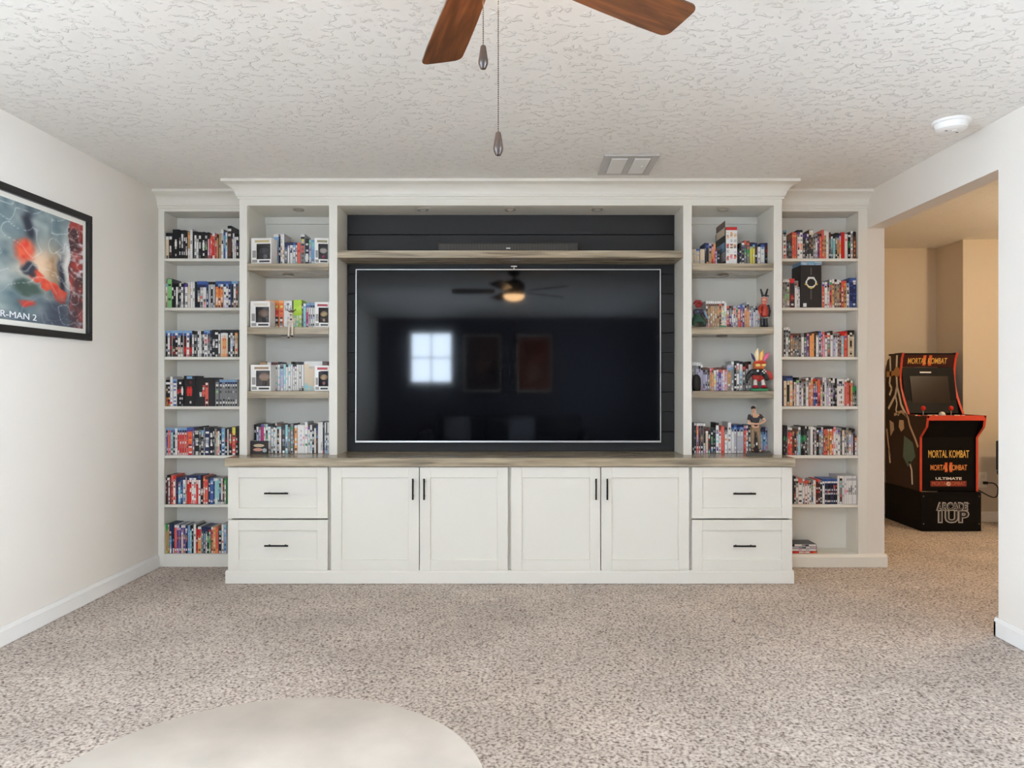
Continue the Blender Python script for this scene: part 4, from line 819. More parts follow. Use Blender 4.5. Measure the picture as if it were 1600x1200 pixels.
B().use(sk).prism([(xm + (-.03 + a) * s_, zm + .012 + b_ * s_) for a, b_ in ((-.06, 1.47), (.06, 1.47), (.0, 1.33))], 'y', Ym - .150 * s_, Ym - .118 * s_).make('collar', None, t)
chain(['pel', 'lhip', 'lk', 'la', 'rhip', 'rk', 'ra'], [('pel', 'lhip'), ('lhip', 'lk'), ('lk', 'la'), ('pel', 'rhip'), ('rhip', 'rk'), ('rk', 'ra')], tr, 'trousers', 1.18)
b = B()
for n in ('lt', 'rt'):
    x, y, z, r = hm(*pose[n], .05); b.ball((x, y + .006, z + .001), .0085, 10, .95, 1.8, .8)
for n in ('la', 'ra'):
    x, y, z, r = hm(*pose[n], .05); b.tube([(x, y, z - .008), (x, y, z + .020)], [.0098, .0105], 10)
b.make('boots', bt, t, smooth=True)
x, y, z, r = hm(*pose['hed'], .1)
B().ball((x, y + .004, z + .0055), .0165, 12, .92, 1.0, .80).make('hair', hr, t, smooth=True)
b = B().use(sk).ball((x - .002, y - .0155, z - .003), .0032, 8, .8, 1.1, 1.3)
for q in (-1, 1): b.use(sk).ball((x + q * .0142, y, z - .003), .0034, 8, .5, .8, 1.2); b.use(hr).ball((x - .002 + q * .0052, y - .0130, z + .0006), .0015, 6)
b.use(mat('fig_lip', (170, 104, 90), .5)).ball((x - .002, y - .0130, z - .0085), .0030, 6, 1.2, .5, .4); b.make('face', None, t, smooth=True)
b = B()
for hn, sgn in (('lh', 1), ('rh', -1)):
    hx_, hy, hz_, r = hm(*pose[hn], .05)
    for q, ln in enumerate((.0085, .0105, .0098, .0078)):
        zz_ = hz_ + .0045 - q * .003
        b.tube([(hx_, hy - .002, zz_), (hx_ + sgn * ln * .6, hy - .004, zz_), (hx_ + sgn * ln, hy - .001, zz_ - .001)], [.0016, .0015, .0011], 6)
    b.tube([(hx_ - sgn * .002, hy, hz_ + .004), (hx_ + sgn * .004, hy - .005, hz_ + .009)], [.0018, .0012], 6)
b.make('fingers', sk, t, smooth=True)
b = B().use(mat('rock_grey', (92, 88, 82), .7)); random.seed(3)
xb2 = PX(1186, Ym)
ring = [(xb2 + .084 * math.cos(a) * random.uniform(.88, 1.05), Ym + .044 * math.sin(a) * random.uniform(.85, 1.05)) for a in np.linspace(0, 2 * math.pi, 17)[:-1]]
b.prism(ring, 'z', ZCT + .0004, ZCT + .012)
ring2 = [((x - xb2) * .86 + xb2 + random.uniform(-.004, .004), (y - Ym) * .84 + Ym) for x, y in ring]
b.prism(ring2, 'z', ZCT + .012, ZCT + .0185)
for _ in range(9):
    a = random.uniform(-.3, 1.1) if _ < 6 else random.uniform(2.2, 4); r = random.uniform(.04, .07)
    b.ball((xb2 + r * 1.05 * math.cos(a), Ym + r * .45 * math.sin(a) - .006, ZCT + .021), random.uniform(.008, .014), 6, 1.2, 1, .8)
b.make('base', None, t)['label'] = 'jagged grey rock base'

# ---------------------------------------------------------------- ceiling fan
FX, FY, FZ = -.081, 1.766, 2.25
t = thing('ceiling_fan', (FX, FY, ZC), 'dark ceiling fan with five walnut blades and a glowing bowl light', 'fan')
M_BLADE = ramp_mat('walnut_blade', [(0.25, (58, 33, 18)), (0.5, (104, 61, 33)), (0.75, (140, 86, 48))], 9, 7, 0.32, (.5, 5, 5), coat=.3, distortion=.5)
M_FAN = mat('oiled_bronze', (44, 33, 28), .35, .7)
B().lathe([(.065, 0), (.065, -.02), (.045, -.045), (.012, -.05)][::-1], (FX, FY, ZC), 28).make('canopy', M_FAN, t, smooth=True)
B().tube([(FX, FY, ZC - .045), (FX, FY, FZ + .12)], .011, 12).make('downrod', M_FAN, t, smooth=True)
B().lathe([(.03, -.035), (.095, -.030), (.118, .0), (.120, .05), (.108, .085), (.07, .11), (.025, .125)], (FX, FY, FZ + .01), 36).make('motor_housing', M_FAN, t, smooth=True)
B().lathe([(.072, -.052), (.078, -.040), (.072, -.022), (.05, -.02)], (FX, FY, FZ - .005), 32).make('switch_housing', M_FAN, t, smooth=True)
M_BOWL = mat('glowing_bowl_glass', (255, 206, 150), .4, emit=42.0)
B().lathe([(.004, -.060), (.05, -.056), (.088, -.040), (.108, -.018), (.112, .0), (.10, .002)], (FX, FY, FZ - .040), 36).make('bowl_shade', M_BOWL, t, smooth=True)
for k_ in range(5):
    ang = R(34.0 + 72 * k_); ca, sa = math.cos(ang), math.sin(ang)
    outl = []
    for r, hw in ((.205, .050), (.26, .058), (.40, .064), (.55, .068), (.625, .068)): outl.append((r, hw))
    for a in np.linspace(.25, math.pi / 2, 5)[::-1]: outl.append((.632 + .028 * math.cos(a), .040 + .028 * math.sin(a)))
    pl_ = [(r, h) for r, h in outl] + [(.660, 0.0)] + [(r, -h) for r, h in outl[::-1]]
    b = B().prism(pl_, 'z', -.003, .003)
    M = Matrix.Translation((FX, FY, FZ)) @ Matrix.Rotation(ang, 4, 'Z') @ Matrix.Rotation(R(-14), 4, 'X')
    bo = b.make('blade', M_BLADE, t, bevel=.001, seg=1)
    bo.matrix_parent_inverse = Matrix(); bo.matrix_local = Matrix.Translation(-Vector((FX, FY, ZC))) @ M
    br_ = B().box((-.0, -.016, .0035), (.0, .016, .0075)) if False else B().prism([(.085, -.014), (.085, .014), (.20, .012), (.27, .038), (.30, .0), (.27, -.038), (.20, -.012)], 'z', .0035, .0075)
    bo2 = br_.make('blade_bracket', M_FAN, t); bo2.matrix_parent_inverse = Matrix(); bo2.matrix_local = bo.matrix_local.copy()
M_CHAIN = mat('bead_chain', (92, 80, 68), .4, .8); M_FOB = ramp_mat('dark_wood_fob', [(.3, (36, 24, 16)), (.7, (66, 46, 32))], 12, 4, .35, (6, 6, 1), coat=.0)
def pull(x, y, ztop, zfob, zend):
    b = B(); z = ztop
    while z > zfob + .002: b.ball((x, y, z), .00165, 6); z -= .0048
    b.tube([(x, y, ztop), (x, y, zfob)], .0005, 4)
    c = b.make('pull_chain', M_CHAIN, t, smooth=True)
    h = zfob - zend
    B().lathe([(.001, 0), (.0062, .002 * 1), (.0105, .012), (.0112, .018), (.0095, h * .55), (.0066, h * .92), (.0055, h)], (x, y, zend), 16).make('chain_fob', M_FOB, c, smooth=True)
pull(PX(755, 1.64), 1.64, 2.196, PZ(72, 1.64), PZ(109, 1.64))
pull(PX(778.5, 1.64), 1.64, 2.196, PZ(207, 1.64), PZ(244, 1.64))

# ---------------------------------------------------------------- smoke detector, ceiling register
sx, sy = PX(1489, 3.52), 3.535
t = thing('smoke_detector', (sx, sy, ZC), 'round white smoke detector on the ceiling above the doorway wall', 'smoke detector')
M_DET = mat('white_plastic', (240, 239, 236), .4)
B().lathe([(.085, 0), (.085, -.010), (.080, -.013)][::-1], (sx, sy, ZC), 40).make('mounting_plate', M_DET, t, smooth=True)
B().lathe([(.020, -.048), (.055, -.046), (.068, -.038), (.074, -.016), (.074, -.0135)], (sx, sy, ZC), 40).make('housing', M_DET, t, smooth=True)
B().lathe([(.011, -.051), (.013, -.0475)], (sx + .008, sy - .018, ZC), 16).make('test_button', M_DET, t, smooth=True)
for dx, dy in ((-.030, -.012), (.034, .012)): B().box((sx + dx - .006, sy + dy - .003, ZC - .0485), (sx + dx + .006, sy + dy + .003, ZC - .044)).make('vent_slot', M_BLACK, t)
vy0, vy1 = 4.03, 4.40; vx0, vx1 = .455, .760
t = thing('ceiling_register', ((vx0 + vx1) / 2, 4.2, ZC), 'white two panel air register on the ceiling in front of the crown moulding', 'vent')
M_REG = mat('register_white', (236, 235, 232), .45)
b = B(); fr = .042; zf = ZC - .012
for a, c_ in (((vx0, vy0), (vx1, vy0 + fr)), ((vx0, vy1 - fr), (vx1, vy1)), ((vx0, vy0 + fr), (vx0 + fr, vy1 - fr)), ((vx1 - fr, vy0 + fr), (vx1, vy1 - fr)), (((vx0 + vx1) / 2 - .016, vy0 + fr), ((vx0 + vx1) / 2 + .016, vy1 - fr))):
    b.box((*a, zf), (*c_, ZC - .0002))
b.make('frame', mat('register_grey', (196, 194, 190), .45), t, bevel=.002)
for xa, xb2_ in ((vx0 + fr, (vx0 + vx1) / 2 - .016), ((vx0 + vx1) / 2 + .016, vx1 - fr)):
    B().box((xa + .003, vy0 + fr + .003, ZC - .016), (xb2_ - .003, vy1 - fr - .003, ZC - .004)).make('damper_panel', M_REG, t, bevel=.003)
B().box((vx1 - fr - .035, 4.20, ZC - .022), (vx1 - fr - .022, 4.23, ZC - .016)).make('lever', M_REG, t)

# ---------------------------------------------------------------- posters
M_FRAME = mat('black_frame', (24, 22, 22), .35); M_MAT = mat('poster_border', (228, 224, 214), .5)
def art_mesh(name, fn, nu, nv):
    """abstract colours on a flat print; u,v in 0..1"""
    vs = [(i / nu, j / nv) for j in range(nv + 1) for i in range(nu + 1)]
    fs = [(j * (nu + 1) + i, j * (nu + 1) + i + 1, (j + 1) * (nu + 1) + i + 1, (j + 1) * (nu + 1) + i) for j in range(nv) for i in range(nu)]
    return vs, fs, [fn(u, v) for u, v in vs]
def mixc(a, b_, f): f = min(1, max(0, f)); return tuple(x + (y - x) * f for x, y in zip(a, b_))
rs = np.random.RandomState(5)
NG = rs.rand(40, 40)
def noise(u, v, f):
    x, y = u * f, v * f; i, j = int(x) % 39, int(y) % 39; fx, fy = x - int(x), y - int(y)
    return (NG[j, i] * (1 - fx) + NG[j, i + 1] * fx) * (1 - fy) + (NG[j + 1, i] * (1 - fx) + NG[j + 1, i + 1] * fx) * fy
def gb(u, v, cu, cv, su, sv): return math.exp(-((u - cu) / su) ** 2 - ((v - cv) / sv) ** 2)
def storm(u, v):
    n1, n2, n3 = noise(u, v, 9), noise(u + .3, v, 22), noise(u, v + .2, 36)
    u2, v2 = u + (n1 - .5) * .06, v + (n2 - .5) * .06
    c = mixc((70, 96, 106), (176, 184, 180), n1 * .7 + n2 * .5 - .1)
    c = mixc(c, (232, 200, 168), gb(u2, v2, .64, .52, .20, .17) * 1.1)
    c = mixc(c, (244, 238, 232), gb(u2, v2, .84, .60, .05, .22) * .9)
    c = mixc(c, (150, 112, 74), gb(u2, v2, .72, .50, .05, .16) * .8 * (n3 + .3))
    c = mixc(c, (34, 40, 56), max(gb(u2, v2, .52, .82, .045, .12), gb(u2, v2, .79, .44, .03, .17)) * 1.3)
    if u2 > .865: c = mixc((66, 40, 44), (176, 60, 52), (n2 - .2) * 1.4); c = mixc(c, (226, 226, 232), max(0, n3 - .55) * 2.6)
    d = abs((v2 - .40) + (u2 - .60) * .62)                     # broad red ribbon, no figure in it
    red = mixc((214, 52, 36), (236, 110, 76), n3)
    c = mixc(c, red, (1 if d < .055 and .52 < u2 < .84 else 0)); c = mixc(c, red, min(1, 2.2 * max(0, gb(u2, v2, .47, .60, .10, .13) - .35)))
    c = mixc(c, (44, 52, 66), min(1, 2.4 * max(0, gb(u2, v2, .53, .46, .07, .07) - .35)))
    c = mixc(c, (66, 88, 80), min(1, 2.4 * max(0, gb(u2, v2, .50, .29, .13, .07) - .3)))
    c = mixc(c, (52, 62, 80), gb(u2, v2, .78, .13, .16, .13) * .95 + .5 * gb(u, v, .5, 0, .6, .07))
    c = mixc(c, (196, 56, 44), min(1, 2 * max(0, gb(u2, v2, .49, .155, .09, .04) - .3)))
    w = max(0, 1 - abs(noise(u, v, 11) - .5) * 30) * (.45 if v > .28 else .2) + max(0, 1 - abs(noise(u + .5, v, 12) - .5) * 26) * .5 * (u > .7)
    return mixc(c, (240, 242, 244), w)
def dusk(u, v):
    c = mixc((40, 36, 44), (92, 60, 50), v * .7 + noise(u, v, 8) * .5); return mixc(c, (150, 120, 104), gb(u, v, .5, .45, .2, .3) * .6)
def sand(u, v):
    c = mixc((96, 46, 34), (150, 84, 60), noise(u, v, 7)); return mixc(c, (196, 180, 160), gb(u, v, .5, .3, .25, .2) * .6)
M_ART = attr_mat('poster_print', .30, coat=.35)
def poster(label, origin, ux, w, h, nrm, fn, border=.030):
    """origin = lower corner where u=0; ux = unit vector of u; nrm = outward normal"""
    o = Vector(origin); U = Vector(ux); N_ = Vector(nrm); Z = Vector((0, 0, 1))
    t = thing('framed_poster', o + U * w / 2, label, 'poster')
    def slab(b, u0, u1, v0, v1, d0, d1):
        vs = [o + U * u + Z * v + N_ * d for d in (d0, d1) for u, v in ((u0, v0), (u1, v0), (u1, v1), (u0, v1))]
        b.add(vs, [(3, 2, 1, 0), (4, 5, 6, 7), (0, 1, 5, 4), (1, 2, 6, 5), (2, 3, 7, 6), (3, 0, 4, 7)])
    f = .036; b = B()
    for r_ in ((0, w, 0, f), (0, w, h - f, h), (0, f, f, h - f), (w - f, w, f, h - f)): slab(b, *r_, .0005, .028)
    b.make('frame', M_FRAME, t, bevel=.003)
    b = B(); slab(b, f, w - f, f, h - f, .001, .010); b.make('border', M_MAT, t)
    u0, u1, v0, v1 = f + border, w - f - border, f + border, h - f - border
    vs, fs, cs = art_mesh('print', fn, 150, 100)
    wv = [tuple(o + U * (u0 + (u1 - u0) * a) + Z * (v0 + (v1 - v0) * c_) + N_ * .0106) for a, c_ in vs]
    me = bpy.data.meshes.new('print'); me.from_pydata(wv, [], fs); a = me.color_attributes.new('Col', 'FLOAT_COLOR', 'POINT')
    buf = []
    for c_ in cs: buf += list(lin(c_) + (1.0,))
    a.data.foreach_set('color', buf); me.materials.append(M_ART)
    pr = bpy.data.objects.new('print', me); link(pr, t); return t, pr
ph = PZ(283.5, 3.33)
t, pr = poster('large black framed poster in red, cream and storm grey on the bare side wall', (XL, 3.02, 1.436), (0, 1, 0), 1.025, .684, (1, 0, 0), storm, .026)
o = lettering('R-MAN 2', mat('title_white', (236, 236, 238), .4), (XL + .0118, 3.475, 1.522), .25, .030, t, '+x')
poster('tall dark framed poster on the far wall behind the sofa', (-1.0, YR, 1.20), (1, 0, 0), .70, 1.02, (0, 1, 0), dusk)
poster('tall rusty red framed poster on the far wall behind the sofa', (-.12, YR, 1.20), (1, 0, 0), .66, 1.02, (0, 1, 0), sand)

# ---------------------------------------------------------------- round table in the lower foreground
tx, ty, tr_, th = -.492, 1.340, .4315, .45
t = thing('coffee_table', (tx, ty, 0), 'low round coffee table with pale cream mottled top', 'table')
M_TOP = ramp_mat('cream_stone_top', [(.3, (164, 156, 145)), (.5, (176, 167, 156)), (.7, (186, 178, 166))], 6, 6, .5)
B().lathe([(tr_ - .02, -.032), (tr_ - .004, -.026), (tr_, -.014), (tr_ - .003, -.003), (tr_ - .010, 0), (.001, 0)], (tx, ty, th), 96).make('tabletop', M_TOP, t, smooth=True)
M_LEG = ramp_mat('pale_oak', [(.3, (170, 140, 106)), (.7, (206, 178, 142))], 10, 5, .45, (6, 6, .5))
B().lathe([(.26, -.085), (.27, -.0325)], (tx, ty, th), 48).make('apron', M_LEG, t, smooth=True)
for a in (45, 135, 225, 315):
    c_, s2 = math.cos(R(a)), math.sin(R(a))
    B().tube([(tx + .30 * c_, ty + .30 * s2, 0), (tx + .235 * c_, ty + .235 * s2, th - .085)], [.016, .024], 12).make('leg', M_LEG, t, smooth=True)
# ---------------------------------------------------------------- arcade machine in the hall
AX0, AX1, AY = 3.265, 3.742, 6.0
A = thing('arcade_machine', ((AX0 + AX1) / 2, AY + .3, 0), 'black arcade machine with red edging standing on its riser in the hall', 'arcade machine')
M_ABLK = mat('arcade_black', (13, 11, 13), .5, spec=.15); M_ASIDE = mat('arcade_side_brown', (50, 33, 26), .4, spec=.3); M_ARED = mat('arcade_red_edge', (206, 70, 50), .4)
ctrl = [(.31, 1.469), (.335, 1.42), (.352, 1.33), (.356, 1.25), (.342, 1.17), (.31, 1.09), (.272, 1.02), (.225, .945), (-.07, .945), (-.07, .925), (-.055, .855), (.036, .764), (.036, .318)]
sidep = ctrl + [(.60, .318), (.60, 1.33), (.57, 1.41), (.50, 1.455), (.43, 1.469)]
for x0, x1 in ((AX0, AX0 + .016), (AX1 - .016, AX1)):
    B().prism([(AY + y, z) for y, z in sidep], 'x', x0, x1).make('side_panel', M_ASIDE if x0 == AX0 else M_ABLK, A)
    xm_ = (x0 + x1) / 2
    e_ = B()
    for (ya, za_), (yb, zb2) in zip(ctrl, ctrl[1:]):
        d = Vector((0, yb - ya, zb2 - za_)).normalized(); n_ = Vector((0, -d.z, d.y)) * .004
        if n_.y > 0 and abs(d.z) > .5: n_ = -n_
        e_.add([(xm_ + s * .009, AY + y + q * n_.y, z + q * n_.z) for s in (-1, 1) for (y, z) in ((ya, za_), (yb, zb2)) for q in (0, 1)],
               [(0, 1, 3, 2), (4, 6, 7, 5), (0, 4, 5, 1), (2, 3, 7, 6), (0, 2, 6, 4), (1, 5, 7, 3)])
    e_.make('edge_moulding', M_ARED, A)
ix0, ix1 = AX0 + .0165, AX1 - .0165
B().box((ix0, AY + .33, 1.452), (ix1, AY + .58, 1.466)).box((ix0, AY + .58, .32), (ix1, AY + .595, 1.33)).make('cabinet_back', M_ABLK, A)
mq = B().prism([(AY + .322, 1.452), (AY + .350, 1.345), (AY + .372, 1.345), (AY + .344, 1.452)], 'x', ix0, ix1).make('marquee', mat('marquee_maroon', (58, 16, 18), .35), A)
def bz(y, z): return AY + y
B().prism([(AY + .352, 1.343), (AY + .372, 1.343), (AY + .300, .952), (AY + .262, .952), (AY + .300, 1.06)], 'x', ix0, ix1).make('screen_bezel', M_ABLK, A)
# the slanted screen
sl = lambda z: AY + .300 - .002 + (.052) * (z - 1.06) / (1.343 - 1.06)
z0_, z1_ = 1.035, 1.268
xa, xb_ = AX0 + .075, AX1 - .115 + .04
B().add([(xa, sl(z0_) - .003, z0_), (xb_, sl(z0_) - .003, z0_), (xb_, sl(z1_) - .003, z1_), (xa, sl(z1_) - .003, z1_), (xa, sl(z0_) + .004, z0_), (xb_, sl(z0_) + .004, z0_), (xb_, sl(z1_) + .004, z1_), (xa, sl(z1_) + .004, z1_)],
        [(0, 1, 2, 3), (7, 6, 5, 4), (0, 4, 5, 1), (1, 5, 6, 2), (2, 6, 7, 3), (3, 7, 4, 0)]).make('screen', mat('arcade_screen', (40, 27, 22), .3, spec=.25), A)
B().box((AX0 + .165, sl(1.30) - .004, 1.294), (AX0 + .262, sl(1.30) - .001, 1.306)).make('screen_sticker', mat('title_white', (236, 236, 238), .4), A)
dk_ = B().box((ix0, AY - .066, .905), (ix1, AY + .30, .938)).make('control_deck', mat('deck_brown', (64, 30, 24), .4), A)
B().prism([(AY - .074, .906), (AY - .067, .906), (AY - .067, .946), (AY - .074, .946)], 'x', AX0, AX1).make('deck_edge', M_ARED, A)
M_JOY = mat('joystick_red', (214, 44, 36), .3); M_BTN = mat('button_cream', (236, 222, 196), .35)
for px in (1442.5, 1486):
    x, y = PX(px, 6.10), AY + .10
    j = B().lathe([(.020, .938), (.020, .942)], (x, y, 0), 16).tube([(x, y, .940), (x, y, .985)], .004, 8).make('joystick', M_CHROME, dk_, smooth=True)
    B().lathe([(.004, -.020), (.014, -.014), (.019, .0), (.017, .012), (.006, .021)], (x, y, .998), 16).make('ball_top', M_JOY, j, smooth=True)
for i, px in enumerate((1434, 1452, 1461, 1478, 1495, 1503)):
    for k_ in range(2): B().lathe([(.0125, .938), (.0125, .944), (.010, .947)], (PX(px, 6.03), AY + .01 + .035 * k_, 0), 14).make('button', M_BTN if (i + k_) % 3 else M_ARED, dk_, smooth=True)
B().ball((PX(1472, 6.14), AY + .14, .944), .026, 16).make('trackball', mat('trackball_white', (222, 220, 214), .15), dk_, smooth=True)
B().box((PX(1451, 6.2), AY + .17, .9385), (PX(1463, 6.2), AY + .21, .945)).make('coin_plate', mat('plate_grey', (96, 82, 74), .4), dk_)
lf = B().prism([(AY - .04, .904), (AY - .028, .904), (AY + .062, .764), (AY + .062, .320), (AY + .046, .320), (AY + .046, .764)], 'x', ix0, ix1).make('lower_front', M_ABLK, A)
rz_ = B().box((AX0 - .004, AY, 0), (AX1 + .004, AY + .016, .3178)).box((AX0 - .004, AY + .016, 0), (AX0 + .012, AY + .60, .3178)).box((AX1 - .012, AY + .016, 0), (AX1 + .004, AY + .60, .3178)).make('riser', M_ABLK, A)
for x in (AX0 + .012, AX1 - .012):
    for z in (.06, .285): B().tube([(x, AY - .0025, z), (x, AY + .0002, z)], .004, 8).make('screw', M_CHROME, rz_, smooth=True)
M_GOLD = mat('letter_gold', (232, 186, 96), .4); M_ORG = mat('letter_orange', (226, 104, 58), .4); M_LW = mat('letter_white', (232, 228, 222), .4); M_LG = mat('letter_grey', (176, 174, 172), .4)
cxA = (AX0 + AX1) / 2 - .008
def mqy(z): return AY + .322 + (1.452 - z) * .028 / .107
o = lettering('II', M_ORG, (cxA - .005, mqy(1.398) - .0016, 1.398), .075, .090, mq, bold=.015); o.rotation_euler = (R(90) + .256, 0, 0)
o = lettering('MORTAL KOMBAT', M_GOLD, (cxA - .005, mqy(1.398) - .0032, 1.396), .335, .052, mq, bold=.012); o.rotation_euler = (R(90) + .256, 0, 0)
yf = AY + .0455
def Z6(py): return PZ(py, yf)
def X6(px): return PX(px, yf)
lettering('MORTAL KOMBAT', M_GOLD, (X6(1482), yf - .0008, Z6(710)), .335, .062, lf, bold=.012)
lettering('II', M_ORG, (X6(1482), yf - .0008, Z6(731)), .062, .078, lf, bold=.02)
lettering('MORTAL KOMBAT', mat('letter_amber', (236, 152, 84), .4), (X6(1482), yf - .0020, Z6(731)), .300, .046, lf, bold=.012)
lettering('ULTIMATE', M_LW, (X6(1482), yf - .0008, Z6(748)), .215, .022, lf, bold=.03)
bn = B().box((X6(1454), yf - .0012, Z6(760)), (X6(1510), yf + .0002, Z6(751.5))).make('banner', mat('banner_red', (132, 46, 36), .4), lf)
lettering('MORTAL KOMBAT', mat('banner_print', (196, 110, 80), .4), (X6(1482), yf - .0018, Z6(755.8)), .27, .030, lf)
B().tube([(X6(1482), yf - .0022, Z6(756)), (X6(1482), yf - .0010, Z6(756))], .017, 18).make('emblem', M_LW, lf)
B().tube([(X6(1482), yf - .0028, Z6(756)), (X6(1482), yf - .0020, Z6(756))], .011, 18).make('emblem', mat('emblem_tan', (196, 150, 120), .4), lf)
def riser_text(s, px, py, w, h):
    lettering(s, M_LG, (PX(px, AY), AY - .0008, PZ(py, AY)), w + .022, h + .020, rz_, bold=.075)
    lettering(s, mat('letter_black', (24, 24, 26), .5), (PX(px, AY), AY - .0020, PZ(py, AY)), w, h, rz_, bold=.012)
riser_text('ARCADE', 1488, 792, .24, .052)
riser_text('1UP', 1487, 808, .235, .088)
lettering('TM', M_LG, (PX(1513, AY), AY - .0008, PZ(787, AY)), .016, .008, rz_)
# abstract side print: bolts and patches
sp_ = B(); xs_ = AX0 - .0012
def bolt(m, pts, r):
    sp_.use(m)
    for (ya, za_), (yb, zb2) in zip(pts, pts[1:]):
        d = Vector((yb - ya, zb2 - za_)).normalized(); n_ = Vector((-d.y, d.x)) * r
        sp_.prism([(AY + ya + n_.x, za_ + n_.y), (AY + ya - n_.x, za_ - n_.y), (AY + yb - n_.x, zb2 - n_.y), (AY + yb + n_.x, zb2 + n_.y)], 'x', xs_, AX0 - .0001)
cw_, tl_, gd_, bw_ = mat('print_cream', (240, 230, 214), .4), mat('print_teal', (92, 124, 114), .4), mat('print_gold', (190, 140, 84), .4), mat('print_tan', (214, 186, 152), .4)
bolt(cw_, [(.40, 1.45), (.41, 1.30), (.40, 1.18), (.43, 1.10), (.50, 1.03), (.55, .98)], .014)
bolt(cw_, [(.40, 1.18), (.36, 1.10), (.33, 1.02), (.28, .97), (.24, .93)], .013)
bolt(cw_, [(.43, 1.10), (.40, 1.03), (.42, .97), (.37, .93)], .010)
bolt(cw_, [(.52, 1.44), (.51, 1.30), (.53, 1.20), (.49, 1.16), (.53, 1.10)], .013)
bolt(bw_, [(.45, .93), (.32, .965), (.22, .92), (.19, .85), (.10, .74), (.06, .68)], .012)
bolt(cw_, [(.20, .55), (.16, .48), (.15, .36)], .010); bolt(cw_, [(.54, .62), (.52, .50)], .012); bolt(bw_, [(.58, .80), (.55, .66), (.52, .56)], .010)
sp_.use(tl_).prism([(AY + .28, .76), (AY + .14, .71), (AY + .10, .60), (AY + .22, .50), (AY + .30, .58)], 'x', xs_, AX0 - .0001)
sp_.use(gd_).prism([(AY + .58, 1.31), (AY + .40, 1.32), (AY + .40, 1.28), (AY + .58, 1.26)], 'x', xs_, AX0 - .0001)
sp_.prism([(AY + .40 + .05 * math.cos(a), 1.305 + .045 * math.sin(a)) for a in np.linspace(0, 6.283, 13)[:-1]], 'x', xs_ - .0004, AX0 - .0001)
sp_.use(bw_).prism([(AY + .36, .89), (AY + .29, .89), (AY + .28, .82), (AY + .33, .79), (AY + .37, .83)], 'x', xs_, AX0 - .0001)
sp_.prism([(AY + .53, .88), (AY + .46, .86), (AY + .45, .80), (AY + .51, .74)], 'x', xs_, AX0 - .0001)
sp_.make('side_print', None, A)

# outlet and cord
x0, x1 = PX(1529, 6.412), PX(1542.5, 6.412); z0_, z1_ = PZ(761.5, 6.412), PZ(737.5, 6.412); xc = (x0 + x1) / 2; zc_ = (z0_ + z1_) / 2
t = thing('wall_outlet', (xc, 6.414, z0_), 'white double outlet plate low on the hall wall beside the arcade machine', 'outlet')
B().box((x0, 6.4125, z0_), (x1, 6.4195, z1_)).make('cover_plate', mat('outlet_white', (228, 222, 210), .4), t, bevel=.002)
for dz in (.028, -.028): B().box((xc - .017, 6.4105, zc_ + dz - .017), (xc + .017, 6.4128, zc_ + dz + .017)).make('socket', mat('outlet_socket', (216, 208, 194), .4), t, bevel=.002)
px0 = (xc + .012, 6.398, zc_ - .026)
cp = [(px0[0], 6.398, px0[2]), (px0[0] + .06, 6.37, px0[2] - .002), (px0[0] + .085, 6.36, px0[2] - .05), (px0[0] + .04, 6.36, px0[2] - .12), (3.80, 6.36, .36), (3.762, 6.42, .30)]
t = thing('power_cord', (px0[0], 6.39, .3), 'black power cord looping from the hall outlet to the arcade machine', 'cord')
def smoothp(p, n=6):
    out = []; p = [Vector(q) for q in p]; p = [p[0]] + p + [p[-1]]
    for i in range(1, len(p) - 2):
        for k_ in range(n):
            u = k_ / n; a, b_, c_, d = p[i - 1:i + 3]
            out.append(.5 * ((2 * b_) + (c_ - a) * u + (2 * a - 5 * b_ + 4 * c_ - d) * u * u + (3 * b_ - a - 3 * c_ + d) * u ** 3))
    return out + [p[-2]]
B().tube(smoothp(cp), .005, 8).make('cable', M_TVBACK, t, smooth=True)
B().box((px0[0] - .014, 6.385, px0[2] - .012), (px0[0] + .018, 6.4103, px0[2] + .012)).make('plug', M_TVBACK, t, bevel=.003)

# dark chair, only a sliver of it shows past the jamb
hx0 = PX(1555.5, 6.25); M_CH = mat('dark_grey_chair', (58, 58, 62), .6)
t = thing('dining_chair', (hx0 + .22, 6.05, 0), 'dark grey chair half hidden behind the doorway jamb in the hall', 'chair')
B().box((hx0 + .01, 5.86, .43), (hx0 + .44, 6.26, .47)).make('seat', M_CH, t, bevel=.012)
B().box((hx0, 6.10, .49), (hx0 + .02, 6.16, .70)).box((hx0 + .42, 6.10, .49), (hx0 + .44, 6.16, .70)).box((hx0, 6.22, .47), (hx0 + .44, 6.25, .72)).make('backrest', M_CH, t, bevel=.008)
for dx in (.03, .40):
    for y in (5.89, 6.22): B().tube([(hx0 + dx, y, 0), (hx0 + dx, y, .43)], [.011, .016], 10).make('leg', M_BLACK, t, smooth=True)

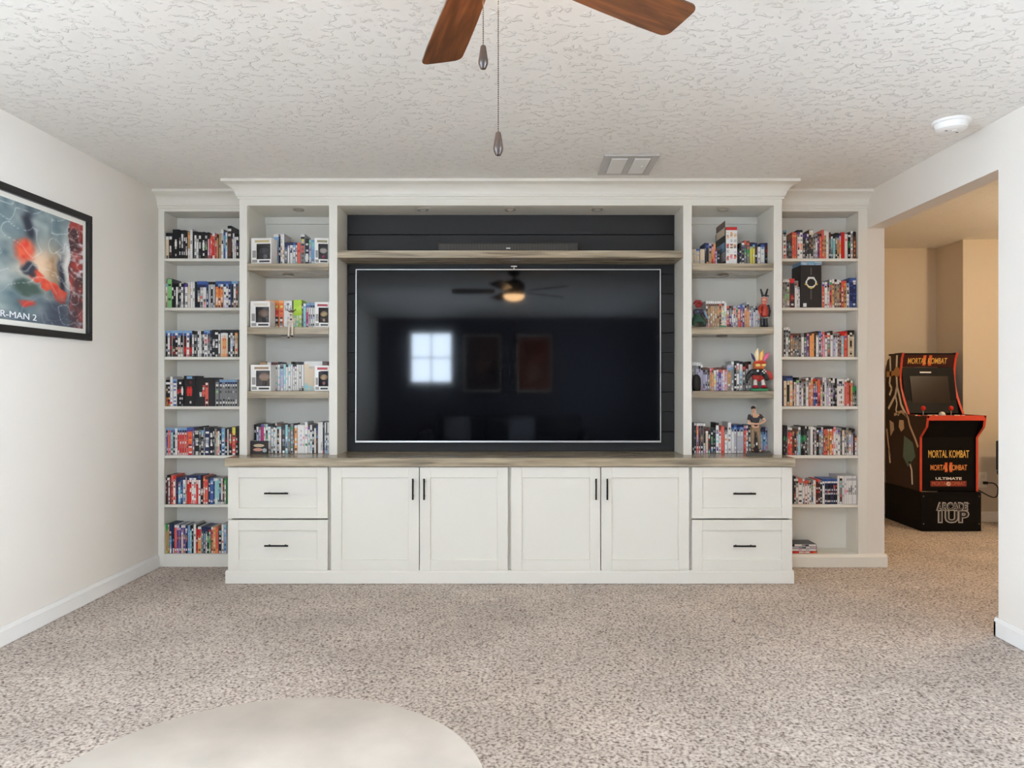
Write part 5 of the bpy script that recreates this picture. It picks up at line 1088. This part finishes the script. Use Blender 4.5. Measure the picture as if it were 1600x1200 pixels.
# ceiling lamp of the hall, out of frame
t = thing('ceiling_lamp', (4.25, 4.6, ZC), 'flush warm ceiling lamp of the hall beyond the doorway', 'lamp')
B().lathe([(.13, -.03), (.14, -.012), (.14, 0)], (4.25, 4.6, ZC - .0003), 28).make('lamp_base', M_FAN, t, smooth=True)
B().lathe([(.004, -.105), (.07, -.095), (.11, -.065), (.125, -.0305)], (4.25, 4.6, ZC), 28).make('lamp_shade', mat('warm_lamp_glass', (255, 214, 160), .4, emit=6.0), t, smooth=True)

# ---------------------------------------------------------------- the sofa behind the camera (seen in the screen)
M_SOFA = bump_on(mat('charcoal_upholstery', (58, 58, 64), .9), 120, .3, .001); M_PIL = mat('grey_cushion', (128, 130, 138), .9)
sxa, sxb, syb = -1.55, 1.15, -2.35
t = thing('sofa', ((sxa + sxb) / 2, -1.9, 0), 'long charcoal sofa against the darkened rear wall below two dark framed posters', 'sofa')
B().box((sxa + .2, syb + .2, .10), (sxb - .2, -1.45, .28)).make('sofa_base', M_SOFA, t, bevel=.02)
B().box((sxa + .2, syb, .10), (sxb - .2, syb + .19, .86)).make('backrest', M_SOFA, t, bevel=.05, seg=3)
for a in (sxa, sxb - .198): B().box((a, syb, .10), (a + .198, -1.43, .62)).make('armrest', M_SOFA, t, bevel=.05, seg=3)
wS = (sxb - sxa - .4) / 3
for i in range(3):
    B().box((sxa + .2 + wS * i + .003, syb + .30, .2805), (sxa + .2 + wS * (i + 1) - .003, -1.42, .45)).make('seat_cushion', M_SOFA, t, bevel=.04, seg=3)
    B().box((sxa + .2 + wS * i + .003, syb + .191, .452), (sxa + .2 + wS * (i + 1) - .003, syb + .36, .84)).make('back_cushion', M_SOFA, t, bevel=.05, seg=3)
for a in (sxa + .1, sxb - .1):
    for y in (syb + .1, -1.52): B().tube([(a, y, 0), (a, y, .10)], [.018, .024], 10).make('leg', M_BLACK, t, smooth=True)
for a, l in ((-1.0, 'grey throw cushion on the sofa nearer the small window'), (.0, 'grey throw cushion in the middle of the sofa')):
    o = B().box((a - .20, -1.96, .455), (a + .20, -1.84, .83)).make('throw_cushion', M_PIL, None, bevel=.055, seg=4); tag(o, l, 'cushion')
